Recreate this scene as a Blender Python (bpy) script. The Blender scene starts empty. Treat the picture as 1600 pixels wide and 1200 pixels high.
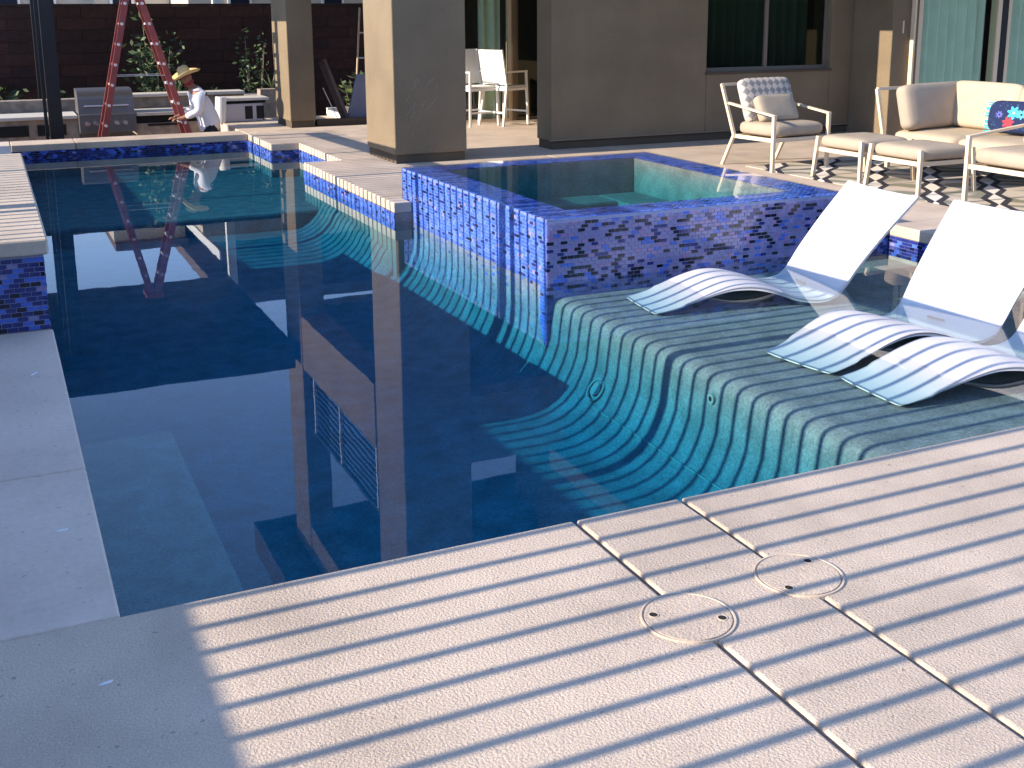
import bpy, bmesh, math, random
from mathutils import Vector, Matrix
R = math.radians
random.seed(11)
sc = bpy.context.scene
col = sc.collection

# ------------------------------------------------------------------ camera, sky, sun, exposure
cam_d = bpy.data.cameras.new('camera')
cam = bpy.data.objects.new('camera', cam_d)
col.objects.link(cam)
yaw, pit, rol = R(24.57), R(12.37), R(-.35)
Fw = Vector((math.sin(yaw)*math.cos(pit), math.cos(yaw)*math.cos(pit), -math.sin(pit)))
rt = Vector((math.cos(yaw), -math.sin(yaw), 0)); up = rt.cross(Fw)
r2 = rt*math.cos(rol) + up*math.sin(rol); u2 = up*math.cos(rol) - rt*math.sin(rol)
cam.matrix_world = Matrix(((r2.x, u2.x, -Fw.x, 0), (r2.y, u2.y, -Fw.y, 0), (r2.z, u2.z, -Fw.z, 1.65), (0, 0, 0, 1)))
cam_d.sensor_width = 36
cam_d.lens = 36*1771.5/1600
cam_d.shift_y = -(600-408.8)/1600
cam_d.clip_start = .05; cam_d.clip_end = 500
sc.camera = cam

SUN_EL = 22.0
w = bpy.data.worlds.new('World'); sc.world = w; w.use_nodes = True
nt = w.node_tree; nt.nodes.clear()
sky = nt.nodes.new('ShaderNodeTexSky'); sky.sky_type = 'NISHITA'; sky.sun_disc = False
sky.sun_elevation = R(SUN_EL); sky.sun_rotation = R(271); sky.ozone_density = 2.2; sky.dust_density = 0; sky.altitude = 2200
bg = nt.nodes.new('ShaderNodeBackground'); bg.inputs['Strength'].default_value = .15
wo = nt.nodes.new('ShaderNodeOutputWorld')
wb = nt.nodes.new('ShaderNodeVectorMath'); wb.operation = 'MULTIPLY'; wb.inputs[1].default_value = (1.03, .94, .96)   # the camera's white balance
nt.links.new(sky.outputs[0], wb.inputs[0]); nt.links.new(wb.outputs[0], bg.inputs[0]); nt.links.new(bg.outputs[0], wo.inputs[0])

sd = bpy.data.lights.new('sun', 'SUN'); sd.energy = 2.8; sd.angle = R(.24); sd.color = (1, .88, .72)
sun = bpy.data.objects.new('sun', sd); col.objects.link(sun)
sun.rotation_euler = (0, R(-(90-SUN_EL)), R(-1.0))

sc.view_settings.view_transform = 'Standard'
sc.view_settings.look = 'None'
sc.view_settings.gamma = 1
sc.view_settings.use_curve_mapping = False
sc.view_settings.exposure = 1.76
try:
    sc.cycles.use_denoising = True
    sc.cycles.transparent_max_bounces = 16
    sc.cycles.max_bounces = 8
except Exception:
    pass

# ------------------------------------------------------------------ materials
MATS = {}
def mat(name, c, rough=.7, var=.0, vscale=8, bump=0, bscale=60, spec=.35, metal=0, c2=None, det=4, bump2=0, bscale2=8, speck=None, fine=0, fscale=200):
    m = bpy.data.materials.new(name); m.use_nodes = True
    n = m.node_tree.nodes; l = m.node_tree.links
    b = n['Principled BSDF']
    b.inputs['Roughness'].default_value = rough
    b.inputs['Metallic'].default_value = metal
    b.inputs['Specular IOR Level'].default_value = spec
    b.inputs['Base Color'].default_value = (*c, 1)
    tc = n.new('ShaderNodeTexCoord')
    src = None
    if var or c2:
        no = n.new('ShaderNodeTexNoise'); no.inputs['Scale'].default_value = vscale; no.inputs['Detail'].default_value = det
        l.new(tc.outputs['Object'], no.inputs['Vector'])
        rp = n.new('ShaderNodeValToRGB')
        rp.color_ramp.elements[0].position = .32; rp.color_ramp.elements[1].position = .68
        a = c2 if c2 else tuple(x*(1-var) for x in c)
        bb = c if c2 else tuple(min(1, x*(1+var)) for x in c)
        rp.color_ramp.elements[0].color = (*a, 1); rp.color_ramp.elements[1].color = (*bb, 1)
        l.new(no.outputs['Fac'], rp.inputs['Fac']); src = rp.outputs['Color']
    if fine:
        n2 = n.new('ShaderNodeTexNoise'); n2.inputs['Scale'].default_value = fscale; n2.inputs['Detail'].default_value = 3
        l.new(tc.outputs['Object'], n2.inputs['Vector'])
        mr = n.new('ShaderNodeMapRange'); mr.inputs['From Min'].default_value = .3; mr.inputs['From Max'].default_value = .7
        mr.inputs['To Min'].default_value = 1-fine; mr.inputs['To Max'].default_value = 1+fine
        l.new(n2.outputs['Fac'], mr.inputs['Value'])
        mx = n.new('ShaderNodeVectorMath'); mx.operation = 'SCALE'
        if src: l.new(src, mx.inputs[0])
        else: mx.inputs[0].default_value = c
        l.new(mr.outputs[0], mx.inputs['Scale']); src = mx.outputs[0]
    if speck:
        v = n.new('ShaderNodeTexVoronoi'); v.inputs['Scale'].default_value = speck[0]
        l.new(tc.outputs['Object'], v.inputs['Vector'])
        cmp = n.new('ShaderNodeMath'); cmp.operation = 'LESS_THAN'; cmp.inputs[1].default_value = speck[1]
        l.new(v.outputs['Distance'], cmp.inputs[0])
        mix = n.new('ShaderNodeMix'); mix.data_type = 'RGBA'
        l.new(cmp.outputs[0], mix.inputs['Factor'])
        if src: l.new(src, mix.inputs['A'])
        else: mix.inputs['A'].default_value = (*c, 1)
        mix.inputs['B'].default_value = (*speck[2], 1); src = mix.outputs['Result']
    if src: l.new(src, b.inputs['Base Color'])
    prev = None
    for amt, s in ((bump, bscale), (bump2, bscale2)):
        if amt:
            nb = n.new('ShaderNodeTexNoise'); nb.inputs['Scale'].default_value = s; nb.inputs['Detail'].default_value = 5
            l.new(tc.outputs['Object'], nb.inputs['Vector'])
            bp = n.new('ShaderNodeBump'); bp.inputs['Strength'].default_value = amt; bp.inputs['Distance'].default_value = .01
            l.new(nb.outputs['Fac'], bp.inputs['Height'])
            if prev: l.new(prev, bp.inputs['Normal'])
            prev = bp.outputs['Normal']
    if prev: l.new(prev, b.inputs['Normal'])
    MATS[name] = m
    return m

deck_m = mat('deck_concrete', (.565, .452, .352), .85, .10, 2.2, .45, 130, .25, fine=.16, fscale=170, bump2=.15, bscale2=18)
cream_m = mat('coping_stone', (.60, .495, .39), .85, .08, 3, .3, 120, .25, fine=.10, fscale=170)
joint_m = mat('joint_filler', (.035, .03, .026), .9)
def weather(m, amt=.07, stain=.16):
    n = m.node_tree.nodes; l = m.node_tree.links; b = n['Principled BSDF']
    src = b.inputs['Base Color'].links[0].from_socket
    oi = n.new('ShaderNodeObjectInfo'); mr = n.new('ShaderNodeMapRange'); mr.inputs['To Min'].default_value = 1-amt; mr.inputs['To Max'].default_value = 1+amt
    l.new(oi.outputs['Random'], mr.inputs['Value'])
    tc = n.new('ShaderNodeTexCoord'); no = n.new('ShaderNodeTexNoise'); no.inputs['Scale'].default_value = 1.3; no.inputs['Detail'].default_value = 8; no.inputs['Roughness'].default_value = .65
    l.new(tc.outputs['Object'], no.inputs['Vector'])
    st = n.new('ShaderNodeMapRange'); st.inputs['From Min'].default_value = .36; st.inputs['From Max'].default_value = .52; st.inputs['To Min'].default_value = 1-stain; st.inputs['To Max'].default_value = 1
    l.new(no.outputs['Fac'], st.inputs['Value'])
    n2 = n.new('ShaderNodeTexNoise'); n2.inputs['Scale'].default_value = 42; n2.inputs['Detail'].default_value = 2; l.new(tc.outputs['Object'], n2.inputs['Vector'])
    s2 = n.new('ShaderNodeMapRange'); s2.inputs['From Min'].default_value = .26; s2.inputs['From Max'].default_value = .33; s2.inputs['To Min'].default_value = .6; s2.inputs['To Max'].default_value = 1
    l.new(n2.outputs['Fac'], s2.inputs['Value'])
    a = n.new('ShaderNodeMath'); a.operation = 'MULTIPLY'; l.new(mr.outputs[0], a.inputs[0]); l.new(st.outputs[0], a.inputs[1])
    c = n.new('ShaderNodeMath'); c.operation = 'MULTIPLY'; l.new(a.outputs[0], c.inputs[0]); l.new(s2.outputs[0], c.inputs[1])
    v = n.new('ShaderNodeVectorMath'); v.operation = 'SCALE'; l.new(src, v.inputs[0]); l.new(c.outputs[0], v.inputs['Scale']); l.new(v.outputs[0], b.inputs['Base Color'])
weather(deck_m); weather(cream_m, .04, .12)
smooth_m = mat('trowelled_concrete', (.70, .575, .475), .6, .07, 1.6, .12, 60, .45, fine=.05, fscale=40, bump2=.1, bscale2=6); weather(smooth_m, .03, .14)
lidring_m = mat('lid_ring_plastic', (.62, .51, .40), .6)
lid_m = mat('lid_concrete', (.555, .442, .342), .85, .09, 4, .45, 130, .25, fine=.16, fscale=170)
hole_m = mat('dark_hole', (.02, .018, .015), .9)
plaster_m = mat('pool_plaster', (.26, .235, .225), .7, .2, 7, .3, 160, .2, fine=.25, fscale=70)
pale_plaster_m = mat('pale_plaster', (.33, .32, .29), .7)
stucco_m = mat('brown_stucco', (.205, .156, .100), .9, .10, 1.6, .6, 90, .15, fine=.09, fscale=60, bump2=.25, bscale2=9)
stucco_dk = mat('dark_base_trim', (.10, .078, .056), .9, .06, 2, .3, 90, .1)
soffit_m = mat('soffit', (.075, .058, .045), .9, .06, 2)
white_m = mat('white_resin', (.62, .60, .60), .45, .02, 3, .05, 200, .4)
frame_cr = mat('cream_aluminium', (.66, .53, .37), .5, .03, 4)
cush_m = mat('sand_fabric', (.47, .375, .265), .95, .05, 6, .25, 300, .1, fine=.08, fscale=350)
cush_gr = mat('taupe_fabric', (.38, .31, .235), .95, .06, 6, .25, 300, .1, fine=.08, fscale=350)
block_ms = [mat('brown_block_%s' % k, c, .95, .12, 9, .5, 60, .1, fine=.1, fscale=80) for k, c in
            (('umber', (.060, .031, .026)), ('russet', (.070, .034, .028)), ('dusk', (.052, .029, .025)))]
mortar_m = mat('block_mortar', (.062, .036, .030), .95)
dkmetal_m = mat('dark_bronze_metal', (.018, .016, .017), .5, .1, 5)
steel_m = mat('brushed_steel', (.19, .18, .18), .45, .05, 6, metal=.8)
knob_m = mat('bright_steel', (.7, .68, .7), .25, metal=.9)
counter_m = mat('pale_counter_stone', (.62, .57, .50), .5, .06, 7)
island_m = mat('island_stone', (.33, .27, .22), .9, .25, 9, .6, 30)
black_m = mat('black_opening', (.012, .012, .013), .7)
red_m = mat('red_fiberglass', (.30, .065, .055), .5, .1, 9)
alu_m = mat('aluminium', (.75, .72, .70), .4, metal=.3)
straw_m = mat('straw', (.62, .47, .22), .85, .1, 30, .3, 150)
shirt_m = mat('white_shirt_cloth', (.74, .74, .80), .9, .05, 8, .5, 14)
trouser_m = mat('black_white_trousers', (.02, .02, .025), .9, speck=(16, .30, (.5, .5, .5)))
skin_m = mat('tanned_skin', (.30, .14, .09), .6)
hair_m = mat('dark_hair', (.02, .015, .012), .7)
bandana_m = mat('red_bandana', (.32, .04, .05), .85)
leaf_ms = [mat('leaf_%s' % k, c, .6, .15, 8) for k, c in
           (('deep', (.022, .045, .018)), ('mid', (.05, .085, .03)), ('pale', (.10, .14, .06)), ('lime', (.16, .18, .045)))]
stem_m = mat('pale_stem', (.22, .19, .13), .8)
bluegrey_m = mat('blue_grey_board', (.20, .22, .30), .7, .08, 6)
violet_m = mat('grey_brown_board', (.115, .09, .09), .8, .1, 6)
soil_m = mat('bare_ground', (.17, .13, .10), .95, .2, 1.5, .5, 20)
sunk_m = mat('lower_paving', (.35, .30, .25), .9, .1, 3)
nb_wall = mat('neighbour_cream_stucco', (.50, .44, .36), .9, .05, 2)
nb_roof = mat('neighbour_roof_tile', (.13, .09, .075), .9, .15, 6)
nb_dark = mat('neighbour_window_blue', (.015, .02, .035), .15, spec=.6)
white_paint = mat('white_paint', (.78, .77, .74), .6, .03, 3)
wood_m = mat('bare_wood', (.50, .38, .25), .8, .15, 12)
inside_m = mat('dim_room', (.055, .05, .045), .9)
bronze_fr = mat('taupe_window_frame', (.17, .135, .105), .5)
sling_m = mat('white_sling', (.80, .78, .72), .8, .02, 8)
glint_m = mat('white_glint', (.8, .8, .82), .2)  # glint brightness put into the colour

def rug_mat():
    m = bpy.data.materials.new('patterned_rug'); m.use_nodes = True
    n = m.node_tree.nodes; l = m.node_tree.links; b = n['Principled BSDF']; b.inputs['Roughness'].default_value = .95
    tc = n.new('ShaderNodeTexCoord'); mp = n.new('ShaderNodeMapping'); mp.inputs['Rotation'].default_value = (0, 0, R(-47))
    l.new(tc.outputs['Object'], mp.inputs['Vector'])
    sx = n.new('ShaderNodeSeparateXYZ'); l.new(mp.outputs[0], sx.inputs[0])
    def M(op, a, bb=None, c=None):
        q = n.new('ShaderNodeMath'); q.operation = op
        for i, v in enumerate((a, bb, c)):
            if v is None: continue
            if isinstance(v, (int, float)): q.inputs[i].default_value = v
            else: l.new(v, q.inputs[i])
        return q.outputs[0]
    u = sx.outputs['Y']; v = sx.outputs['X']          # v runs along a chain, u across it
    tri = M('PINGPONG', M('MULTIPLY', v, .24), .07)                      # 0 .. .085 zigzag
    per = M('SUBTRACT', M('MODULO', M('ADD', u, 100.0), .52), .26)
    au = M('ABSOLUTE', per)
    edge = M('ADD', tri, .035)                         # the chain line swings in and out
    d = M('ABSOLUTE', M('SUBTRACT', au, edge))
    line = M('LESS_THAN', d, .03)
    blob = M('LESS_THAN', au, M('SUBTRACT', tri, .0))
    no = n.new('ShaderNodeTexNoise'); no.inputs['Scale'].default_value = 7; l.new(mp.outputs[0], no.inputs['Vector'])
    wv = n.new('ShaderNodeTexWave'); wv.inputs['Scale'].default_value = .8; wv.inputs['Distortion'].default_value = 16; l.new(mp.outputs[0], wv.inputs['Vector'])
    rp = n.new('ShaderNodeValToRGB'); rp.color_ramp.elements[0].color = (.20, .20, .15, 1); rp.color_ramp.elements[1].color = (.50, .43, .35, 1)
    rp.color_ramp.elements[0].position = .25; rp.color_ramp.elements[1].position = .6
    l.new(wv.outputs['Fac'], rp.inputs[0])
    m1 = n.new('ShaderNodeMix'); m1.data_type = 'RGBA'; l.new(blob, m1.inputs['Factor']); l.new(rp.outputs[0], m1.inputs['A']); m1.inputs['B'].default_value = (.72, .66, .58, 1)
    m2 = n.new('ShaderNodeMix'); m2.data_type = 'RGBA'; l.new(line, m2.inputs['Factor']); l.new(m1.outputs['Result'], m2.inputs['A']); m2.inputs['B'].default_value = (.012, .012, .025, 1)
    l.new(m2.outputs['Result'], b.inputs['Base Color'])
    return m
rug_m = rug_mat()

def back_pattern():
    m = bpy.data.materials.new('grey_trellis_fabric'); m.use_nodes = True
    n = m.node_tree.nodes; l = m.node_tree.links; b = n['Principled BSDF']; b.inputs['Roughness'].default_value = .95
    tc = n.new('ShaderNodeTexCoord'); mp = n.new('ShaderNodeMapping'); mp.inputs['Rotation'].default_value = (0, 0, R(45)); mp.inputs['Scale'].default_value = (16, 16, 16)
    l.new(tc.outputs['Object'], mp.inputs[0])
    sx = n.new('ShaderNodeSeparateXYZ'); l.new(mp.outputs[0], sx.inputs[0])
    cb = n.new('ShaderNodeCombineXYZ'); l.new(sx.outputs['X'], cb.inputs['X']); l.new(sx.outputs['Y'], cb.inputs['Y'])
    ck = n.new('ShaderNodeTexChecker'); ck.inputs['Scale'].default_value = 1
    ck.inputs['Color1'].default_value = (.50, .43, .36, 1); ck.inputs['Color2'].default_value = (.22, .205, .195, 1)
    l.new(cb.outputs[0], ck.inputs['Vector']); l.new(ck.outputs['Color'], b.inputs['Base Color'])
    return m
trellis_m = back_pattern()

def pillow_print():
    m = bpy.data.materials.new('navy_floral_print'); m.use_nodes = True
    n = m.node_tree.nodes; l = m.node_tree.links; b = n['Principled BSDF']; b.inputs['Roughness'].default_value = .9
    tc = n.new('ShaderNodeTexCoord')
    def disc(cx, cz, r0, r1):
        v = n.new('ShaderNodeVectorMath'); v.operation = 'SUBTRACT'; l.new(tc.outputs['Object'], v.inputs[0]); v.inputs[1].default_value = (cx, 0, cz)
        s = n.new('ShaderNodeSeparateXYZ'); l.new(v.outputs[0], s.inputs[0])
        c = n.new('ShaderNodeCombineXYZ'); l.new(s.outputs['X'], c.inputs['X']); l.new(s.outputs['Z'], c.inputs['Z'])
        at = n.new('ShaderNodeMath'); at.operation = 'ARCTAN2'; l.new(s.outputs['Z'], at.inputs[0]); l.new(s.outputs['X'], at.inputs[1])
        m5 = n.new('ShaderNodeMath'); m5.operation = 'MULTIPLY'; l.new(at.outputs[0], m5.inputs[0]); m5.inputs[1].default_value = 7
        sn = n.new('ShaderNodeMath'); sn.operation = 'SINE'; l.new(m5.outputs[0], sn.inputs[0])
        sc_ = n.new('ShaderNodeMath'); sc_.operation = 'MULTIPLY_ADD'; l.new(sn.outputs[0], sc_.inputs[0]); sc_.inputs[1].default_value = r1*.25; sc_.inputs[2].default_value = r1
        ln = n.new('ShaderNodeVectorMath'); ln.operation = 'LENGTH'; l.new(c.outputs[0], ln.inputs[0])
        lt = n.new('ShaderNodeMath'); lt.operation = 'LESS_THAN'; l.new(ln.outputs['Value'], lt.inputs[0]); l.new(sc_.outputs[0], lt.inputs[1])
        gt = n.new('ShaderNodeMath'); gt.operation = 'GREATER_THAN'; l.new(ln.outputs['Value'], gt.inputs[0]); gt.inputs[1].default_value = r0
        mu = n.new('ShaderNodeMath'); mu.operation = 'MULTIPLY'; l.new(lt.outputs[0], mu.inputs[0]); l.new(gt.outputs[0], mu.inputs[1])
        return mu.outputs[0]
    no = n.new('ShaderNodeTexVoronoi'); no.inputs['Scale'].default_value = 28; l.new(tc.outputs['Object'], no.inputs['Vector'])
    rp = n.new('ShaderNodeValToRGB'); rp.color_ramp.elements[0].color = (.02, .10, .22, 1); rp.color_ramp.elements[1].color = (.006, .014, .06, 1); rp.color_ramp.elements[1].position = .35
    l.new(no.outputs['Distance'], rp.inputs[0])
    prev = rp.outputs[0]
    for cx, cz, r0, r1, c in ((.02, .045, .018, .055, (.05, .42, .52)), (.10, .03, .012, .04, (.08, .38, .45)), (-.02, -.055, .0, .05, (.42, .035, .05)), (.02, .045, .0, .012, (.6, .65, .6)), (-.12, .02, .01, .03, (.10, .10, .35))):
        f = disc(cx, cz, r0, r1)
        mx = n.new('ShaderNodeMix'); mx.data_type = 'RGBA'; l.new(f, mx.inputs['Factor']); l.new(prev, mx.inputs['A']); mx.inputs['B'].default_value = (*c, 1); prev = mx.outputs['Result']
    l.new(prev, b.inputs['Base Color'])
    return m
print_m = pillow_print()
teal_m = mat('turquoise_fringe', (.05, .42, .50), .9)

def tile_mat(name, c, rough=.12):
    m = mat(name, c, rough, .25, 14, spec=.6)
    return m
TILES = [tile_mat('tile_cobalt', (.06, .14, .56)), tile_mat('tile_navy', (.018, .028, .17)), tile_mat('tile_ink', (.006, .007, .03)),
         tile_mat('tile_lavender', (.22, .21, .42)), tile_mat('tile_sky', (.11, .20, .58)), tile_mat('tile_mauve', (.30, .20, .40))]
grout_m = mat('tile_grout', (.30, .33, .50), .8, .1, 20)
grout_bl = mat('tile_grout_blue', (.15, .21, .50), .8, .1, 20)
grout_dk = mat('tile_grout_dark', (.09, .11, .26), .8, .1, 20)

def water_mat(name, dens, colr, bscale=2.2, bstr=.018):
    m = bpy.data.materials.new(name); m.use_nodes = True
    n = m.node_tree.nodes; l = m.node_tree.links; n.clear()
    out = n.new('ShaderNodeOutputMaterial')
    tr = n.new('ShaderNodeBsdfTransparent'); gl = n.new('ShaderNodeBsdfGlossy'); gl.inputs['Roughness'].default_value = .012
    fr = n.new('ShaderNodeFresnel'); fr.inputs['IOR'].default_value = 1.33
    mx = n.new('ShaderNodeMixShader')
    tc = n.new('ShaderNodeTexCoord'); no = n.new('ShaderNodeTexNoise'); no.inputs['Scale'].default_value = bscale; no.inputs['Detail'].default_value = 2
    bp = n.new('ShaderNodeBump'); bp.inputs['Strength'].default_value = bstr; bp.inputs['Distance'].default_value = .02
    l.new(tc.outputs['Object'], no.inputs['Vector']); l.new(no.outputs['Fac'], bp.inputs['Height'])
    l.new(bp.outputs[0], gl.inputs['Normal']); l.new(bp.outputs[0], fr.inputs['Normal'])
    # the same Fresnel from either side of the surface (no bending of light, so no total reflection from below)
    ge = n.new('ShaderNodeNewGeometry'); ir = n.new('ShaderNodeMix'); ir.inputs['A'].default_value = 1.33; ir.inputs['B'].default_value = 1/1.33
    l.new(ge.outputs['Backfacing'], ir.inputs['Factor']); l.new(ir.outputs['Result'], fr.inputs['IOR'])
    l.new(fr.outputs[0], mx.inputs[0]); l.new(tr.outputs[0], mx.inputs[1]); l.new(gl.outputs[0], mx.inputs[2])
    l.new(mx.outputs[0], out.inputs['Surface'])
    va = n.new('ShaderNodeVolumeAbsorption'); va.inputs['Color'].default_value = (*colr, 1); va.inputs['Density'].default_value = dens
    l.new(va.outputs[0], out.inputs['Volume'])
    return m
water_m = water_mat('pool_water', 1.2, (.02, .765, .925))
spawater_m = water_mat('spa_water', 1.0, (.05, .84, .91))

def glass_mat(name, tint, ior=1.5, refl=1.0):
    m = bpy.data.materials.new(name); m.use_nodes = True
    n = m.node_tree.nodes; l = m.node_tree.links; n.clear()
    out = n.new('ShaderNodeOutputMaterial'); tr = n.new('ShaderNodeBsdfTransparent'); tr.inputs['Color'].default_value = (*tint, 1)
    gl = n.new('ShaderNodeBsdfGlossy'); gl.inputs['Roughness'].default_value = .02
    fr = n.new('ShaderNodeFresnel'); ge = n.new('ShaderNodeNewGeometry'); ir = n.new('ShaderNodeMix'); ir.inputs['A'].default_value = ior; ir.inputs['B'].default_value = 1/ior
    l.new(ge.outputs['Backfacing'], ir.inputs['Factor']); l.new(ir.outputs['Result'], fr.inputs['IOR'])
    mx = n.new('ShaderNodeMixShader'); l.new(fr.outputs[0], mx.inputs[0]); l.new(tr.outputs[0], mx.inputs[1]); l.new(gl.outputs[0], mx.inputs[2]); l.new(mx.outputs[0], out.inputs['Surface'])
    return m
glass_m = glass_mat('green_glass', (.90, .96, .93))
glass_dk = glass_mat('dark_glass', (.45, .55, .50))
curtain_m = mat('pale_green_curtain', (.70, .80, .70), .9, .05, 4)

# ------------------------------------------------------------------ mesh helpers
class MB:
    def __init__(s): s.v = []; s.f = []; s.mi = []; s.cur = 0
    def quad(s, a, b, c, d):
        k = len(s.v); s.v += [tuple(a), tuple(b), tuple(c), tuple(d)]; s.f.append((k, k+1, k+2, k+3)); s.mi.append(s.cur)
    def box(s, x0, x1, y0, y1, z0, z1):
        k = len(s.v)
        s.v += [(x0, y0, z0), (x1, y0, z0), (x1, y1, z0), (x0, y1, z0), (x0, y0, z1), (x1, y0, z1), (x1, y1, z1), (x0, y1, z1)]
        for q in ((0, 3, 2, 1), (4, 5, 6, 7), (0, 1, 5, 4), (1, 2, 6, 5), (2, 3, 7, 6), (3, 0, 4, 7)):
            s.f.append(tuple(k+i for i in q)); s.mi.append(s.cur)
    def bar(s, p, q, a, b=None, upv=(0, 0, 1), ta=1.0):
        p = Vector(p); q = Vector(q); b = b or a; d = (q-p).normalized(); U = Vector(upv)
        if abs(d.dot(U)) > .95: U = Vector((0, 1, 0))
        x = d.cross(U).normalized(); y = x.cross(d)
        k = len(s.v)
        for c, t in ((p, 1), (q, ta)):
            for sx, sy in ((-1, -1), (1, -1), (1, 1), (-1, 1)): s.v.append(tuple(c+x*sx*a/2*t+y*sy*b/2*t))
        for f in ((3, 2, 1, 0), (4, 5, 6, 7), (0, 1, 5, 4), (1, 2, 6, 5), (2, 3, 7, 6), (3, 0, 4, 7)):
            s.f.append(tuple(k+i for i in f)); s.mi.append(s.cur)
    def tube(s, pts, r, n=8, cap=True):
        pts = [Vector(p) for p in pts]; rs = r if isinstance(r, (list, tuple)) else [r]*len(pts)
        k = len(s.v); px = None
        for i, p in enumerate(pts):
            d = (pts[min(i+1, len(pts)-1)]-pts[max(i-1, 0)]).normalized()
            U = Vector((0, 0, 1)) if abs(d.z) < .9 else Vector((0, 1, 0))
            x = d.cross(U).normalized(); y = x.cross(d)
            for j in range(n):
                a = 2*math.pi*j/n; s.v.append(tuple(p+(x*math.cos(a)+y*math.sin(a))*rs[i]))
        for i in range(len(pts)-1):
            for j in range(n):
                a = k+i*n+j; b = k+i*n+(j+1) % n; s.f.append((a, b, b+n, a+n)); s.mi.append(s.cur)
        if cap:
            s.f.append(tuple(k+j for j in range(n-1, -1, -1))); s.mi.append(s.cur)
            e = k+(len(pts)-1)*n; s.f.append(tuple(e+j for j in range(n))); s.mi.append(s.cur)
    def lathe(s, prof, c=(0, 0, 0), n=20, ang=2*math.pi):
        k = len(s.v); c = Vector(c)
        for r, z in prof:
            for j in range(n):
                a = 2*math.pi*j/n; s.v.append((c.x+r*math.cos(a), c.y+r*math.sin(a), c.z+z))
        for i in range(len(prof)-1):
            for j in range(n):
                a = k+i*n+j; b = k+i*n+(j+1) % n; s.f.append((a, b, b+n, a+n)); s.mi.append(s.cur)
    def ring(s, c, r, wd, h, n=40):
        s.lathe([(r-wd, 0), (r-wd, h), (r, h), (r, 0)], c, n)
    def mesh(s, name, mats, smooth=False):
        me = bpy.data.meshes.new(name); me.from_pydata(s.v, [], s.f); me.update()
        ms = mats if isinstance(mats, (list, tuple)) else [mats]
        for m in ms: me.materials.append(m)
        if len(ms) > 1: me.polygons.foreach_set('material_index', s.mi)
        if smooth: me.polygons.foreach_set('use_smooth', [True]*len(me.polygons))
        return me
    def build(s, name, mats, parent=None, bevel=0, smooth=False, seg=2):
        o = bpy.data.objects.new(name, s.mesh(name, mats, smooth)); col.objects.link(o)
        if parent: o.parent = parent
        if bevel:
            bv = o.modifiers.new('bevel', 'BEVEL'); bv.width = bevel; bv.segments = seg; bv.limit_method = 'ANGLE'
        return o
def tag(o, label=None, cat=None, group=None, kind=None):
    if label: o['label'] = label
    if cat: o['category'] = cat
    if group: o['group'] = group
    if kind: o['kind'] = kind
    return o
def empty(name, loc=(0, 0, 0), rz=0):
    o = bpy.data.objects.new(name, None); col.objects.link(o); o.location = loc; o.rotation_euler = (0, 0, rz); o.empty_display_size = .1
    return o
def bx(name, m, parent, *b, bevel=0):
    q = MB(); q.box(*b); return q.build(name, m, parent, bevel)
def copy_tree(o, parent=None):
    c = o.copy(); col.objects.link(c)
    if parent: c.parent = parent
    for ch in list(o.children): copy_tree(ch, c)
    return c
def link_copy(o, name_mesh_obj, loc, parent, scale=None, rot=None):
    c = name_mesh_obj.copy(); col.objects.link(c); c.parent = parent; c.location = loc
    if scale: c.scale = scale
    if rot: c.rotation_euler = rot
    return c

ZW = -.17          # pool water level
LEDGE = -.28

# ------------------------------------------------------------------ ground and deck
g = MB(); g.quad((-150, -150, -1.35), (150, -150, -1.35), (150, 150, -1.35), (-150, 150, -1.35))
tag(g.build('ground', soil_m), kind='structure')
deck = empty('pool_deck'); tag(deck, kind='structure')
TH = .09
slabs = [(-8, 1.631, -5, 3.1), (1.647, 2.043, -5, 3.1), (2.059, 16, -5, 3.1),
         (-8, .2, 3.108, 4.276), (-8, .2, 4.284, 6.4),
         (-8, .2, 10.58, 16.14), (-8, .2, 16.148, 16.7),
         (.208, .996, 16.14, 16.7), (1.004, 3.28, 16.14, 16.7),
         (6.4, 16, 3.108, 6.79), (5.958, 16, 6.798, 9.0),
         (5.958, 16, 9.008, 12.69),
         (3.2, 5.95, 9.79, 11.856), (3.2, 5.95, 11.864, 12.69),
         (3.65, 16, 12.698, 14.7), (3.288, 16, 14.708, 16.7),
         (3.2, 3.36, 9.5, 9.782)]
for k, s in enumerate(slabs):
    o = bx('deck_slab', smooth_m if s[1] <= .2 and s[2] > 3 else deck_m, deck, s[0], s[1], s[2], s[3], -TH, 0, bevel=.008)
# joint filler and sub-base under the slabs (kept out of the pool)
q = MB()
for b in ((-8, 16, -5, 3.06), (-8, .16, 3.06, 16.14), (6.44, 16, 3.06, 6.76), (5.99, 16, 6.84, 9.8), (3.24, 16, 9.8, 12.65), (3.69, 16, 12.65, 14.72), (3.32, 16, 14.72, 16.7), (-8, 3.32, 16.18, 16.68)):
    q.box(*b, -.5, -.03)
o = q.build('sub_base', joint_m, deck)
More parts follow.
